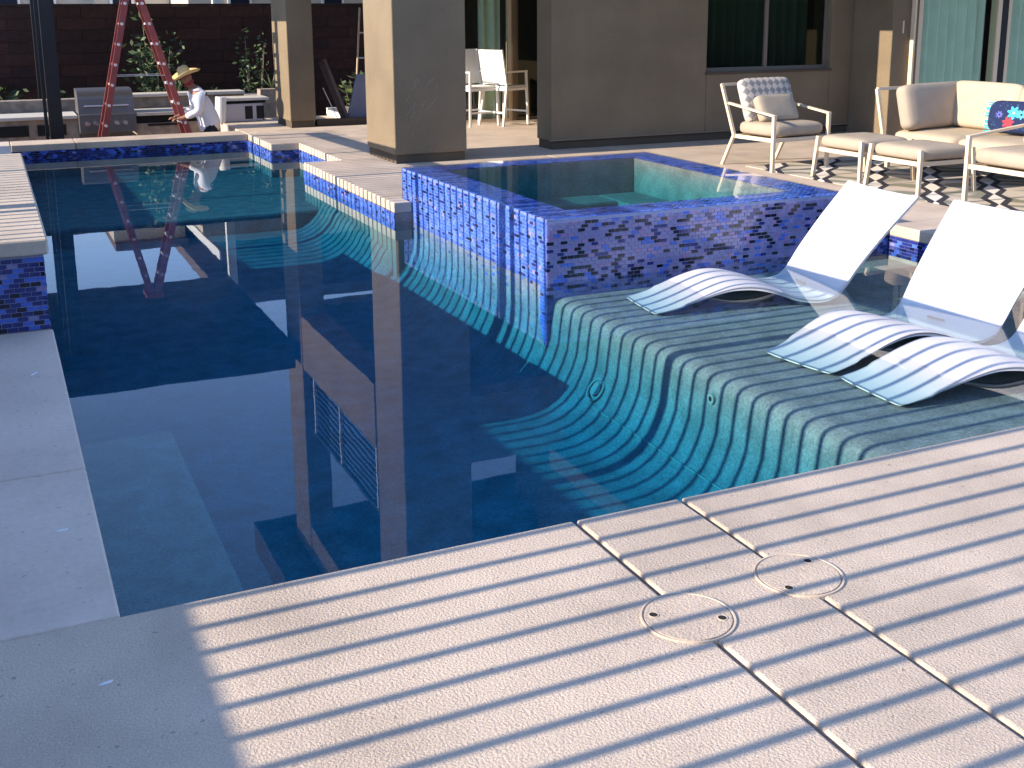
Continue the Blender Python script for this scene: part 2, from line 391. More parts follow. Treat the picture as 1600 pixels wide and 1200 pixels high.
# the two black joints keep open beside the lids: cream patches close them where the lids cover them
# skimmer lids
def deck_lid(c, label, rz):
    t = empty('deck_lid', (c[0], c[1], 0), rz); tag(t, label, 'deck lid', 'round lids set in the deck joints')
    bm = bmesh.new()
    def circ(cx, cy, r, n, z=.004):
        vs = [bm.verts.new((cx+r*math.cos(2*math.pi*i/n), cy+r*math.sin(2*math.pi*i/n), z)) for i in range(n)]
        return [bm.edges.new((vs[i], vs[(i+1) % n])) for i in range(n)], vs
    E, V0 = circ(0, 0, .122, 48)
    holes = []
    for a in (R(200), R(20)):
        e, v = circ(.095*math.cos(a), .095*math.sin(a), .0135, 12); E += e; holes.append((v, a))
    bmesh.ops.triangle_fill(bm, edges=E, use_beauty=True)
    # finger-hole walls and the disc's own edge go down into the deck
    for vs, dz in [(h[0], -.03) for h in holes]:
        lo = [bm.verts.new((v.co.x, v.co.y, v.co.z+dz)) for v in vs]
        for i in range(len(vs)): bm.faces.new((vs[i], vs[(i+1) % len(vs)], lo[(i+1) % len(vs)], lo[i]))
        bm.faces.new(lo)
    lo = [bm.verts.new((v.co.x, v.co.y, -.02)) for v in V0]
    for i in range(48): bm.faces.new((V0[i], V0[(i+1) % 48], lo[(i+1) % 48], lo[i]))
    bmesh.ops.recalc_face_normals(bm, faces=bm.faces)
    me = bpy.data.meshes.new('cover'); bm.to_mesh(me); bm.free(); me.materials.append(lid_m)
    o = bpy.data.objects.new('cover', me); col.objects.link(o); o.parent = t
    q = MB(); q.ring((0, 0, -.01), .133, .005, .0142, 56); q.build('ring', lidring_m, t)
    q = MB(); q.lathe([(.1345, -.02), (.1345, .002), (.1255, .0016), (.1255, -.02)], n=48); q.build('collar', lid_m, t)
    for a in (R(200), R(20)):
        c_ = (.095*math.cos(a), .095*math.sin(a), 0)
        q = MB(); q.lathe([(.0150, .0042), (.0150, .0056), (.0125, .0056), (.0125, .0)], c_, 14); fh = q.build('finger_hole', lidring_m, t)
        q = MB(); q.lathe([(.0001, .0046), (.0128, .0046)], c_, 14); q.build('plug', hole_m, fh)
    return t
deck_lid((1.636, 2.413), 'nearer round lid with two finger holes, on the longer dark joint', R(130))
deck_lid((2.07, 2.478), 'farther round lid with two finger holes, on the joint closer to the loungers', R(15))

# ------------------------------------------------------------------ pool shell
pool = empty('pool_shell'); tag(pool, kind='structure')
def floor_z(y):
    if y < 7.4: return -.92
    if y < 11.6: return -.92+(y-7.4)/4.2*.28
    return -.64
sh = MB()
# left, near, far and right walls
sh.quad((.2, 3.1, -1.1), (.2, 16.14, -1.1), (.2, 16.14, -TH), (.2, 3.1, -TH))
sh.quad((6.4, 3.1, -1.1), (.2, 3.1, -1.1), (.2, 3.1, -TH), (6.4, 3.1, -TH))
sh.quad((5.95, 6.8, -1.1), (6.4, 6.8, -1.1), (6.4, 6.8, -TH), (5.95, 6.8, -TH))
sh.quad((.2, 16.14, -1.1), (3.28, 16.14, -1.1), (3.28, 16.14, -TH), (.2, 16.14, -TH))
for (x0, y0, x1, y1) in ((3.28, 16.14, 3.28, 14.7), (3.28, 14.7, 3.65, 14.7), (3.65, 14.7, 3.65, 12.69), (3.65, 12.69, 3.2, 12.69), (3.2, 12.69, 3.2, 9.5), (3.2, 9.5, 3.37, 9.5)):
    sh.quad((x0, y0, -1.1), (x1, y1, -1.1), (x1, y1, -TH), (x0, y0, -TH))
sh.quad((6.4, 6.8, -1.1), (6.4, 3.1, -1.1), (6.4, 3.1, -TH), (6.4, 6.8, -TH))
sh.build('wall', plaster_m, pool)
fl = MB()
prof = [(.2, 0), (2.9, 0), (3.03, .01), (3.14, .04), (3.23, .09), (3.31, .17), (3.36, .26), (3.395, .35), (3.41, .46)]
ys = [3.1+.1*i for i in range(132)]
def sheet(mb, rows):
    k = len(mb.v); n = len(rows[0])
    for r in rows: mb.v += [tuple(p) for p in r]
    for i in range(len(rows)-1):
        for j in range(n-1):
            a = k+i*n+j; mb.f.append((a, a+1, a+n+1, a+n)); mb.mi.append(mb.cur)
rows = []
for y in ys:
    y = min(y, 16.14); z = floor_z(y)
    if y <= 6.81: rows.append([(x, y, z+dz) for x, dz in prof]+[(3.425, y, -.37), (3.435, y, -.325), (3.455, y, -.30), (3.49, y, -.286), (3.54, y, LEDGE)])
    elif y <= 9.6: rows.append([(x-.045, y, z+dz) for x, dz in prof]+[(3.366, y, -.3), (3.366, y, -.25), (3.366, y, -.22), (3.366, y, -.21), (3.366, y, -.2)])
    elif y <= 11.9: rows.append([(x-.20, y, z+min(dz, .3)) for x, dz in prof]+[(3.2, y, -.25), (3.2, y, -.23), (3.2, y, -.21), (3.2, y, -.2), (3.2, y, -.19)])
    else: rows.append([(x+(.0 if x < 1 else .2)+.1*(x-.2), y, z) for x, dz in prof]+[(3.9, y, z), (3.93, y, z), (3.95, y, z), (3.97, y, z), (4, y, z)])
sheet(fl, rows)
o = fl.build('floor', plaster_m, pool, smooth=True)
bx('ledge', plaster_m, pool, 3.54, 6.42, 3.08, 6.8, -1.1, LEDGE)
# shelf in the far corner, bench along the left side
bx('shelf', plaster_m, pool, .21, 3.9, 12.05, 16.14, -1.1, -.44, bevel=.03)
bx('bench', plaster_m, pool, .205, .74, 3.105, 6.1, -1.1, -.56, bevel=.03)
# pool light ring and return fitting on the cove, pale seam
ringo = MB()
def cove_pt(t):
    i = int(t); f = t-i; a = prof[i]; b = prof[min(i+1, len(prof)-1)]
    return a[0]+(b[0]-a[0])*f, -.92+a[1]+(b[1]-a[1])*f
cx, cz = cove_pt(5.6)
nrm = Vector((-.8, 0, .6)); T1 = Vector((0, 1, 0)); T2 = nrm.cross(T1)
c0 = Vector((cx, 6.02, cz))+nrm*.012
ringo.tube([c0+T1*.075*math.cos(a)+T2*.075*math.sin(a) for a in [2*math.pi*i/24 for i in range(25)]], .009, 6)
ringo.tube([c0-nrm*.01, c0+nrm*.005], .045, 16)
tag(ringo.build('pool_light', pale_plaster_m), 'round pool light under water on the curved step below the sun ledge', 'pool light')
sm = MB()
cx, cz = cove_pt(4.6)
sm.tube([Vector((cx, y, cz))+nrm*.004 for y in (5.95, 5, 4, 3.12)], .006, 6)  # thin pale line along the cove
sm.build('stripe', pale_plaster_m, pool)
ret = MB(); cc = Vector((3.415, 5.42-.55, -.40)); ret.tube([cc+Vector((.01, 0, 0)), cc+Vector((-.012, 0, 0))], .03, 14)
ret.cur = 1; ret.tube([cc+Vector((-.012, 0, 0)), cc+Vector((-.0135, 0, 0))], .014, 10)
tag(ret.build('return_fitting', [pale_plaster_m, hole_m]), 'small round return jet fitting under water on the ledge wall below the middle lounger', 'pool fitting')

# tiles -------------------------------------------------------------
TW, THh, GR = .0505, .0235, .003
PALF = [3]*54+[0]*9+[1]*9+[2]*17+[5]*11
PALL = [0]*58+[4]*26+[1]*9+[2]*4+[3]*3  # brighter blues: sunlight on the left-facing sides is put into the tints
PALD = [1]*45+[0]*22+[2]*25+[3]*8  # darker mix: shade on the bands is put into the tints
def tiles_on(name, parent, origin, ud, vd, nd, U, V, pal, grout, first=0, skip=None):
    """first: that many tiles nearest the corner become single objects, the rest one stuff mesh"""
    O = Vector(origin); ud = Vector(ud); vd = Vector(vd); nd = Vector(nd)
    b = MB(); b.cur = 6
    b.quad(O+nd*.0005, O+ud*U+nd*.0005, O+ud*U+vd*V+nd*.0005, O+vd*V+nd*.0005)
    spots = []; rws = int(V/(THh+GR)+.01)
    for r in range(rws):
        u = -(TW+GR)*(.5 if r % 2 else 0)
        while u < U:
            a0 = max(0, u); a1 = min(U, u+TW)
            if a1-a0 > .008: spots.append((r, a0, a1))
            u += TW+GR
    singles = []
    for r, a0, a1 in spots:
        v0 = r*(THh+GR)+GR/2; full = a1-a0 > TW-.001
        if first and full and len(singles) < first and (skip is None or skip(a0, v0)):
            singles.append((a0, v0)); continue
        b.cur = random.choice(pal)
        h = .003+random.uniform(0, .0012)
        p = [O+ud*a+vd*vv for a, vv in ((a0, v0), (a1, v0), (a1, v0+THh), (a0, v0+THh))]
        s = .0016
        t = [O+ud*a+vd*vv+nd*h for a, vv in ((a0+s, v0+s), (a1-s, v0+s), (a1-s, v0+THh-s), (a0+s, v0+THh-s))]
        k = len(b.v); b.v += [tuple(x) for x in p+t]
        for f in ((4, 5, 6, 7), (0, 1, 5, 4), (1, 2, 6, 5), (2, 3, 7, 6), (3, 0, 4, 7)):
            b.f.append(tuple(k+i for i in f)); b.mi.append(b.cur)
    o = b.build(name, TILES+[grout], parent); o['kind'] = 'stuff'
    if singles:
        protos = []
        for i, m in enumerate(TILES):
            c = MB(); s = .0016; h = .0035
            pr = [ud*a+vd*vv for a, vv in ((0, 0), (TW, 0), (TW, THh), (0, THh))]
            t = [ud*a+vd*vv+nd*h for a, vv in ((s, s), (TW-s, s), (TW-s, THh-s), (s, THh-s))]
            c.v = [tuple(x) for x in pr+t]
            for f in ((4, 5, 6, 7), (0, 1, 5, 4), (1, 2, 6, 5), (2, 3, 7, 6), (3, 0, 4, 7)): c.f.append(f); c.mi.append(0)
            protos.append(c.mesh('tile', m))
        for a0, v0 in singles:
            t = bpy.data.objects.new('tile', protos[random.choice(pal)]); col.objects.link(t); t.parent = parent
            t.location = O+ud*a0+vd*v0+nd*random.uniform(0, .0012)
    return o
# waterline bands under the coping
def band(x0, y0, x1, y1, nx, ny, pal=PALD, z0=-.25):
    L = math.hypot(x1-x0, y1-y0)
    tiles_on('waterline_tile', pool, (x0+nx*.002, y0+ny*.002, z0), ((x1-x0)/L, (y1-y0)/L, 0), (0, 0, 1), (nx, ny, 0), L, -TH-z0, pal, grout_dk)
band(.2, 16.14, 3.28, 16.14, 0, -1)
band(3.28, 16.14, 3.28, 14.7, -1, 0, PALL)
band(3.28, 14.7, 3.65, 14.7, 0, -1)
band(3.65, 14.7, 3.65, 12.69, -1, 0, PALL)
band(3.2, 12.69, 3.2, 9.5, -1, 0, PALL)
band(.2, 10.6, .2, 16.14, 1, 0)
band(6.4, 6.8, 6.4, 3.1, -1, 0, PALD)
band(5.95, 6.8, 6.4, 6.8, 0, -1)

# water ---------------------------------------------------------------
def prism(name, poly, z0, z1, m):
    bm = bmesh.new()
    lo = [bm.verts.new((x, y, z0)) for x, y in poly]; hi = [bm.verts.new((x, y, z1)) for x, y in poly]
    n = len(poly)
    bm.faces.new(hi); bm.faces.new(lo[::-1])
    for i in range(n): bm.faces.new((lo[i], lo[(i+1) % n], hi[(i+1) % n], hi[i]))
    bmesh.ops.recalc_face_normals(bm, faces=bm.faces)
    me = bpy.data.meshes.new(name); bm.to_mesh(me); bm.free(); me.materials.append(m)
    o = bpy.data.objects.new(name, me); col.objects.link(o); return o
wp = [(.17, 3.07), (6.43, 3.07), (6.43, 6.83), (3.40, 6.83), (3.40, 9.53), (3.23, 9.53), (3.23, 12.66), (3.68, 12.66), (3.68, 14.73), (3.31, 14.73), (3.31, 16.17), (.17, 16.17)]
tag(prism('water', wp, -1.2, ZW, water_m), kind='structure')

# ------------------------------------------------------------------ spa
spa = empty('spa', (0, 0, 0)); tag(spa, 'raised square spa clad in blue mosaic, brim-full of water beside the loungers', 'spa')
SX0, SX1, SY0, SY1, SZ = 3.37, 5.95, 6.8, 9.78, .272
RW = .30
q = MB()
q.box(SX0, SX1, SY0, SY0+RW, -1.0, SZ-.004); q.box(SX0, SX1, SY1-RW, SY1, -1.0, SZ-.004)
q.box(SX0, SX0+RW, SY0+RW, SY1-RW, -1.0, SZ-.004); q.box(SX1-RW, SX1, SY0+RW, SY1-RW, -1.0, SZ-.004)
q.build('shell', grout_dk, spa)
bx('basin_floor', plaster_m, spa, SX0+RW, SX1-RW, SY0+RW, SY1-RW, -1.0, -.42)
q = MB(); a, b = SX0+RW, SX1-RW; c, d = SY0+RW, SY1-RW
q.box(a, a+.42, c, d, -.42, -.06); q.box(b-.42, b, c, d, -.42, -.06); q.box(a+.42, b-.42, d-.42, d, -.42, -.06); q.box(a+.42, a+1.2, c, c+.4, -.42, -.06)
q.build('bench', plaster_m, spa, .02)
q = MB()
for bq in ((a, a+.012, c, d), (b-.012, b, c, d), (a+.012, b-.012, c, c+.012), (a+.012, b-.012, d-.012, d)): q.box(*bq, -.06, SZ-.006)
q.build('basin_wall', plaster_m, spa)
tiles_on('front_mosaic', spa, (SX0, SY0, LEDGE), (1, 0, 0), (0, 0, 1), (0, -1, 0), 2.58, SZ-LEDGE, PALF, grout_m, 300, lambda u, v: v > .125 and u < 1.25)
tiles_on('side_mosaic', spa, (SX0, SY1-.02, -.62), (0, -1, 0), (0, 0, 1), (-1, 0, 0), 2.96, SZ+.62, PALL, grout_bl)
for nm, O, ud, vd, U, V in (('rim_mosaic', (SX0, SY0, SZ), (1, 0, 0), (0, 1, 0), 2.58, RW), ('rim_mosaic', (SX0, SY1-RW, SZ), (1, 0, 0), (0, 1, 0), 2.58, RW),
                            ('rim_mosaic', (SX0, SY0+RW, SZ), (1, 0, 0), (0, 1, 0), RW, 2.38), ('rim_mosaic', (SX1-RW, SY0+RW, SZ), (1, 0, 0), (0, 1, 0), RW, 2.38)):
    tiles_on(nm, spa, O, ud, vd, (0, 0, 1), U, V, PALL, grout_bl)
# two bronze weir strips that run down the left face
so = prism('spa_water', [(SX0+.006, SY0+.006), (SX1-.006, SY0+.006), (SX1-.006, SY1-.006), (SX0+.006, SY1-.006)], -.9, SZ+.012, spawater_m)
tag(so, kind='structure')

# ------------------------------------------------------------------ raised wall on the left
rw = empty('raised_wall', (0, 6.4, 0)); tag(rw, 'low raised pool wall with cream coping stones and blue mosaic face', 'wall')
q = MB(); q.box(-8, .185, .012, 4.17, -.3, .41); q.build('core', plaster_m, rw)
for y0, y1 in ((-.02, .546), (.554, 2.246), (2.254, 4.19)): bx('coping_stone', cream_m, rw, -8, .215, y0, y1, .412, .5, bevel=.012)
tiles_on('front_mosaic', rw, (-1.2, .011, 0), (1, 0, 0), (0, 0, 1), (0, -1, 0), 1.385, .412, PALD, grout_m, 300, lambda u, v: u > .6)
tiles_on('side_mosaic', rw, (.186, .012, -.25), (0, 1, 0), (0, 0, 1), (1, 0, 0), 4.15, .66, PALD, grout_m)

# ------------------------------------------------------------------ house
house = empty('house', (6.23, 12.45, 0)); tag(house, 'brown stucco house with covered patio pillars, upstairs railing and curtained glass doors', 'house')
HX, HY = 6.23, 12.45
def hb(name, m, x0, x1, y0, y1, z0, z1, bevel=0, parent=None):
    q = MB(); q.box(x0-HX, x1-HX, y0-HY, y1-HY, z0, z1); return q.build(name, m, parent or house, bevel)
def hquad(name, m, boxes, parent=None, bevel=0):
    q = MB()
    for b in boxes: q.box(b[0]-HX, b[1]-HX, b[2]-HY, b[3]-HY, b[4], b[5])
    return q.build(name, m, parent or house, bevel)
WX0, WX1, WZ0, WZ1 = 8.476, 10.485, .885, 2.3
hquad('wall', stucco_m, [(6.23, WX0, HY, 12.85, .11, 6.6), (WX1, 10.85, HY, 12.85, .11, 6.6), (WX0, WX1, HY, 12.85, .11, WZ0), (WX0, WX1, HY, 12.85, WZ1, 6.6)], bevel=.012)
hb('base_trim', stucco_dk, 6.26, 10.85, HY+.03, 12.85, -.02, .108)
hb('screed_bead', mat('weep_screed', (.22, .17, .12), .6), 6.222, 10.85, HY-.012, HY+.05, .108, .122)
# right-hand return, window wall with sliding doors
hb('return_wall', stucco_m, 10.85, 11.28, 11.7, 12.85, -.02, 6.6, .01)
hb('side_wall', stucco_m, 11.28, 11.34, 11.95, 12.85, -.02, 6.6)
hb('corner_bead', frame_cr, 11.02, 11.035, 11.685, 11.70, 1.36, 1.52)
def window(x0, x1, y, z0, z1, mull, fm, gm, name='window', fw=.05, depth=.06):
    f = hquad(name, fm, [(x0, x0+fw, y, y+depth, z0, z1), (x1-fw, x1, y, y+depth, z0, z1), (x0+fw, x1-fw, y, y+depth, z0, z0+fw), (x0+fw, x1-fw, y, y+depth, z1-fw, z1)] +
              [(m-fw/2, m+fw/2, y-.008, y+depth-.008, z0+fw, z1-fw) for m in mull])
    edges = [x0+fw]+[e for m in mull for e in (m-fw/2, m+fw/2)]+[x1-fw]
    for i in range(0, len(edges), 2):
        hb('pane', gm, edges[i], edges[i+1], y+.025, y+.031, z0+fw, z1-fw, parent=f)
    return f
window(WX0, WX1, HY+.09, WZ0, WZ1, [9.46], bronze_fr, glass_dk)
hb('window_sill', stucco_dk, WX0-.02, WX1+.02, HY-.015, HY+.09, WZ0-.03, WZ0-.002)
window(11.34, 12.84, 11.75, -.01, 2.4, [], frame_cr, glass_m, 'sliding_door', .07, .13)
window(13.02, 15.5, 11.80, -.01, 2.4, [], frame_cr, glass_m, 'sliding_door', .06, .1)
hb('door_post', black_m, 12.845, 13.015, 11.80, 11.95, -.02, 2.4)
hb('wall_head', stucco_m, 11.34, 16, 11.72, 12.0, 2.4, 6.6)
hb('screen_post', frame_cr, 11.155, 11.185, 11.63, 11.695, 0, 2.6)
# rooms behind the glass
hquad('room', inside_m, [(8.2, 16, 14.6, 14.7, -.1, 2.6), (8.2, 16, 12.86, 14.6, -.1, -.02), (8.2, 16, 12.86, 14.6, 2.6, 2.7), (15.6, 15.7, 11.9, 14.6, -.02, 2.6), (11.34, 15.6, 12.0, 12.86, -.1, -.02), (11.34, 15.6, 12.01, 12.86, 2.6, 2.7), (10.9, 11.0, 12.86, 14.6, -.02, 2.6)])
# eave over the lounge
hquad('roof', soffit_m, [(6.0, 17, 8.6, 11.69, 3.35, 3.6), (6.0, 10.84, 11.69, 12.44, 3.35, 3.6), (3.5, 17, 11.3, 18.5, 6.62, 7.15)])
# covered patio: pillars, beams, ceiling
P2 = (4.08, 4.95, 12.05, 13.08); P1 = (4.04, 4.43, 16.7, 17.62)
for p in (P2, P1):
    pl = hb('pillar', stucco_m, *p, .10, 6.6, .012)
    bpy.context.view_layer.update()
    o = hb('pillar_base', stucco_dk, p[0]+.02, p[1]-.02, p[2]+.02, p[3]-.02, -.02, .098, parent=pl)
    if p is P2:
        q = MB(); random.seed(5)
        for i in range(13):
            x = 4.30+random.uniform(-.08, .30)-HX; z = .62+random.uniform(-.10, .26)+.35*(x+HX-4.4); a = R(random.uniform(40, 75)); L = random.uniform(.05, .14)
            q.bar((x, p[2]-HY-.0012, z), (x+L*math.cos(a), p[2]-HY-.0012, z+L*math.sin(a)), .006, .0024, upv=(0, 1, 0))
        for i in range(4):
            q.bar((4.28+i*.03-HX, p[2]-HY-.0012, .30+.08*i), (4.33+i*.03-HX, p[2]-HY-.0012, .42+.08*i), .005, .0024, upv=(0, 1, 0))
        o = q.build('chalk_mark', mat('chalk', (.27, .225, .18), .95), pl); o['kind'] = 'stuff'
hquad('beam', stucco_m, [(4.06, 4.44, 13.08, 16.7, 2.55, 3.40), (4.95, 6.24, 12.08, 12.46, 2.55, 3.40), (4.44, 8.2, 17.2, 17.6, 2.55, 3.4)])
hb('ceiling', soffit_m, 4.44, 8.2, 12.47, 17.2, 2.66, 3.3)
hquad('upper_wall', stucco_m, [(8.1, 8.3, 12.86, 17.6, 3.3, 6.6), (4.06, 4.42, 13.08, 16.7, 6.05, 6.6)])
rail = hquad('railing', dkmetal_m, [(4.14, 4.19, 13.08, 16.7, 4.36, 4.41)])
for i in range(9): hb('bar', dkmetal_m, 4.15, 4.18, 13.08, 16.7, 3.50+i*.094, 3.535+i*.094, parent=rail)
for y in (13.3, 15.0, 16.4): hb('post', alu_m, 4.135, 4.195, y, y+.04, 3.41, 4.355, parent=rail)
# rear glass wall of the patio
window(4.6, 6.5, 16.25, -.01, 2.5, [], bronze_fr, glass_dk, 'sliding_door') if False else None
window(6.54, 7.43, 16.22, -.01, 2.5, [], frame_cr, glass_m, 'sliding_door', .05, .10)
window(7.50, 9.4, 16.26, -.01, 2.5, [], bronze_fr, glass_dk, 'sliding_door', .06, .1)
hb('door_jamb', stucco_m, 7.432, 7.498, 16.2, 16.4, -.01, 2.5)
hquad('back_room', inside_m, [(6.4, 9.5, 17.12, 17.18, -.05, 2.6), (6.4, 6.46, 16.33, 17.12, -.05, 2.6), (6.46, 9.5, 16.37, 17.12, -.08, -.005)])
hb('patio_side_wall', stucco_m, 8.2, 8.4, 12.86, 16.24, -.02, 2.66)

# curtains
def curtain(name, x0, x1, y, z0, z1, label, amp=.06, wl=.17, m_=None):
    q = MB(); n = int((x1-x0)/.012); rows = []
    ph = random.random()*6
    for zi in range(5):
        z = z0+(z1-z0)*zi/4
        rows.append([(x0+(x1-x0)*i/n, y+amp*math.sin(2*math.pi*(x0+(x1-x0)*i/n)/wl+ph+.5*math.sin(i*.11))*(1-.2*zi/4), z) for i in range(n+1)])
    sheet(q, rows)
    o = q.build(name, curtain_m, smooth=True)
    sl = o.modifiers.new('thick', 'SOLIDIFY'); sl.thickness = .004
    if m_: o.data.materials[0] = m_
    return tag(o, label, 'curtain', 'pale green curtains behind the glass')
curtain('curtain', 11.42, 12.76, 12.02, 0, 2.38, 'wide pale green curtain behind the sliding door over the sofa corner')
curtain('curtain', 13.10, 14.9, 12.06, 0, 2.38, 'pale green curtain at the right edge, past the black door post')
curtain('curtain', 6.98, 7.34, 16.45, 0, 2.38, 'narrow pale green curtain behind the white counter chairs')
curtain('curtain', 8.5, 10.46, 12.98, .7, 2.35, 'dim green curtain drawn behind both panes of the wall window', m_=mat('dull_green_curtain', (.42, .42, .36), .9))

# ------------------------------------------------------------------ lattice pergola and the wing that carries it (out of frame, to the left)
ZP = 2.0; XS = ZP/math.tan(R(SUN_EL))
wing = empty('side_wing', (-9, 6, 0)); tag(wing, 'low flat-roofed wing of the house beside the pool', 'building')
q = MB(); q.box(-3, .388-XS+9, -14, 10.2, 0, ZP); q.build('wall', stucco_m, wing)
lat = empty('lattice_pergola', (.388-XS, 0, ZP)); tag(lat, 'slatted shade pergola reaching from the side wing over the deck', 'pergola')
sl = MB(); sl.box(0, 4.05, -.0145, .0145, -.02, .02); slat_me = sl.mesh('slat', dkmetal_m)
sl = MB(); sl.box(0, 4.05, -.04, .04, -.03, .03); raf_me = sl.mesh('rafter', dkmetal_m)
for k in range(-16, 100):
    thick = ((k-19) % 15 == 0)
    o = bpy.data.objects.new('rafter' if thick else 'slat', raf_me if thick else slat_me); col.objects.link(o); o.parent = lat
    o.location = (0, 2.892+.134*k, 0)
q = MB(); q.bar((3.78, 15.95, 0), (4.62, -1, 0), .24, .04); q.build('outer_beam', dkmetal_m, lat)
for y in (-1, 7.6, 15.9):
    q = MB(); xx = 3.78+(15.95-y)/16.95*.84; q.box(xx-.06, xx+.06, y-.06, y+.06, -ZP, -.022); q.build('post', dkmetal_m, lat)

# ------------------------------------------------------------------ canopy over the outdoor kitchen
can = empty('kitchen_canopy', (.84, 17.3, -.75)); tag(can, 'dark flat-roofed canopy on black posts over the outdoor kitchen', 'canopy')
def cb(name, m, x0, x1, y0, y1, z0, z1): return bx(name, m, can, x0-.84, x1-.84, y0-17.3, y1-17.3, z0+.75, z1+.75)
cb('roof', dkmetal_m, .45, 3.95, 16.75, 22, 3.0, 3.38)
cb('post', dkmetal_m, .75, .93, 17.3, 17.48, -.75, 2.998); cb('post', dkmetal_m, .76, .94, 20.4, 20.58, -.75, 2.998)
cb('downpipe', dkmetal_m, .69, .735, 17.36, 17.41, -.75, 2.998)

# ------------------------------------------------------------------ sunken kitchen yard
tag(bx('lower_patio', sunk_m, None, -8, 10, 16.71, 21.4, -1.3, -.75), kind='structure')
tag(bx('patio_edge', deck_m, None, 3.29, 9.5, 16.708, 18.6, -.74, -.005), kind='structure')
bw = empty('block_wall', (0, 21.5, -.75)); tag(bw, 'tall dark brown garden wall of long blocks behind the kitchen', 'wall')
bx('core', mortar_m, bw, -8, 14, .03, .23, -.3, 2.56)
bl = MB(); bl.box(.003, .797, 0, .06, .003, .197)
protos = [bl.mesh('block', m) for m in block_ms]
for r in range(3, 13):
    for i in range(-2, 11):
        x = i*.8+(.4 if r % 2 else 0)
        o = bpy.data.objects.new('block', random.choice(protos)); col.objects.link(o); o.parent = bw
        o.location = (x, random.uniform(0, .008), r*.2-.04)
q = MB()
for r in range(3, 13):
    for i in list(range(-10, -2))+list(range(11, 17)):
        x = i*.8+(.4 if r % 2 else 0); q.box(x+.003, x+.797, .004, .05, r*.2-.037, r*.2+.157)
o = q.build('far_blocks', block_ms[0], bw); o['kind'] = 'stuff'
bx('cap', block_ms[2], bw, -8, 14, -.02, .25, 2.562, 2.60)

# neighbour house behind the wall
nh = empty('neighbour_house', (0, 30, -1)); tag(nh, 'cream neighbouring house showing a strip of windows above the block wall', 'house')
bx('wall', nb_wall, nh, -14, 2.55, 0, 6, 0, 4.1); bx('wall', nb_wall, nh, 2.55, 4.3, -.3, 6, 0, 4.6)
bx('roof', nb_roof, nh, -14.4, 2.548, -.35, 6.2, 4.1, 4.3); bx('roof', nb_roof, nh, 2.55, 4.32, -.6, 6.2, 4.6, 4.8)
for x in (-3.2, -1.3, .35, 1.15, 2.9, 5.2, 7.4):
    y = -.32 if 2.5 < x < 4.4 else (-.02 if x < 3 else -3.02)
    wd = .55 if x > .2 else .9
    f = bx('window', white_paint, nh, x, x+wd, y-.03, y+.02, 2.2, 3.4)
    bx('pane', nb_dark, f, x+.06, x+wd-.06, y-.04, y-.035, 2.26, 3.34)
bx('wall', nb_wall, nh, 4.32, 14, -3, 6, 0, 4.3)
bx('roof', nb_roof, nh, 4.1, 15, -6.5, 6.2, 4.75, 5.0)
bx('fascia', white_paint, nh, 4.06, 4.098, -6.5, -2, 3.8, 4.0)
bx('post', white_paint, nh, 4.04, 4.2, -7.6, -7.44, 0, 4.748)

# kitchen island, grill, counters
isl = empty('kitchen_island', (1.3, 18.3, -.75)); tag(isl, 'long stone kitchen island with a pale counter behind the pool', 'kitchen island')
def ib(name, m, x0, x1, y0, y1, z0, z1, bevel=0): return bx(name, m, isl, x0-1.3, x1-1.3, y0-18.3, y1-18.3, z0+.75, z1+.75, bevel=bevel)
ib('base', island_m, -.6, 1.20, 18.3, 19.0, -.75, .14); ib('base', island_m, 2.03, 4.0, 18.3, 19.0, -.75, .02)
ib('counter_top', counter_m, -.65, 1.19, 18.24, 19.05, .142, .19, .005); ib('counter_top', counter_m, 2.04, 3.2, 18.24, 19.05, .142, .19, .005)
ib('base', black_m, 2.03, 3.2, 18.36, 19.0, .022, .14)
ib('back_shelf', island_m, -.6, 3.9, 19.3, 19.6, -.75, .36); ib('shelf_top', counter_m, 1.9, 3.9, 19.22, 19.65, .362, .41, .005)
for x in (-.5, .1, .62): ib('cabinet_door', black_m, x, x+.4, 18.285, 18.298, -.1, .06)
ib('cabinet_door', black_m, 2.2, 2.75, 18.285, 18.298, -.02, .012)
gr = empty('grill', (1.62, 18.2, -.1)); tag(gr, 'built-in steel grill with closed hood and round knobs in the island', 'grill')
def gb(name, m, x0, x1, y0, y1, z0, z1, bevel=0): return bx(name, m, gr, x0-1.62, x1-1.62, y0-18.2, y1-18.2, z0+.1, z1+.1, bevel=bevel)
gb('control_panel', steel_m, 1.20, 2.02, 18.15, 18.3, -.08, .20, .01)
q = MB(); n = 10; prf = [(0, 0)]+[(.02+.33*(1-math.cos(R(90)*i/n)), .22+.14*math.sin(R(90)*i/n)) for i in range(n+1)]+[(.6, .36), (.6, 0)]
k = len(prf)
for X in (-.41, .39): q.v += [(X, y+.05, z+.3) for y, z in prf]
q.f.append(tuple(range(k))); q.f.append(tuple(range(2*k-1, k-1, -1))); q.mi += [0, 0]
for i in range(k): q.f.append((i, i+k, (i+1) % k+k, (i+1) % k)); q.mi.append(0)
q.build('hood', steel_m, gr)
q = MB(); q.tube([(-.33, .01, .42), (.31, .01, .42)], .013, 8); q.build('handle', knob_m, gr)
for x in (-.30, -.18, .12, .24):
    q = MB(); q.tube([(x, -.05, .16), (x, -.10, .16)], .032, 14); q.build('knob', knob_m, gr)

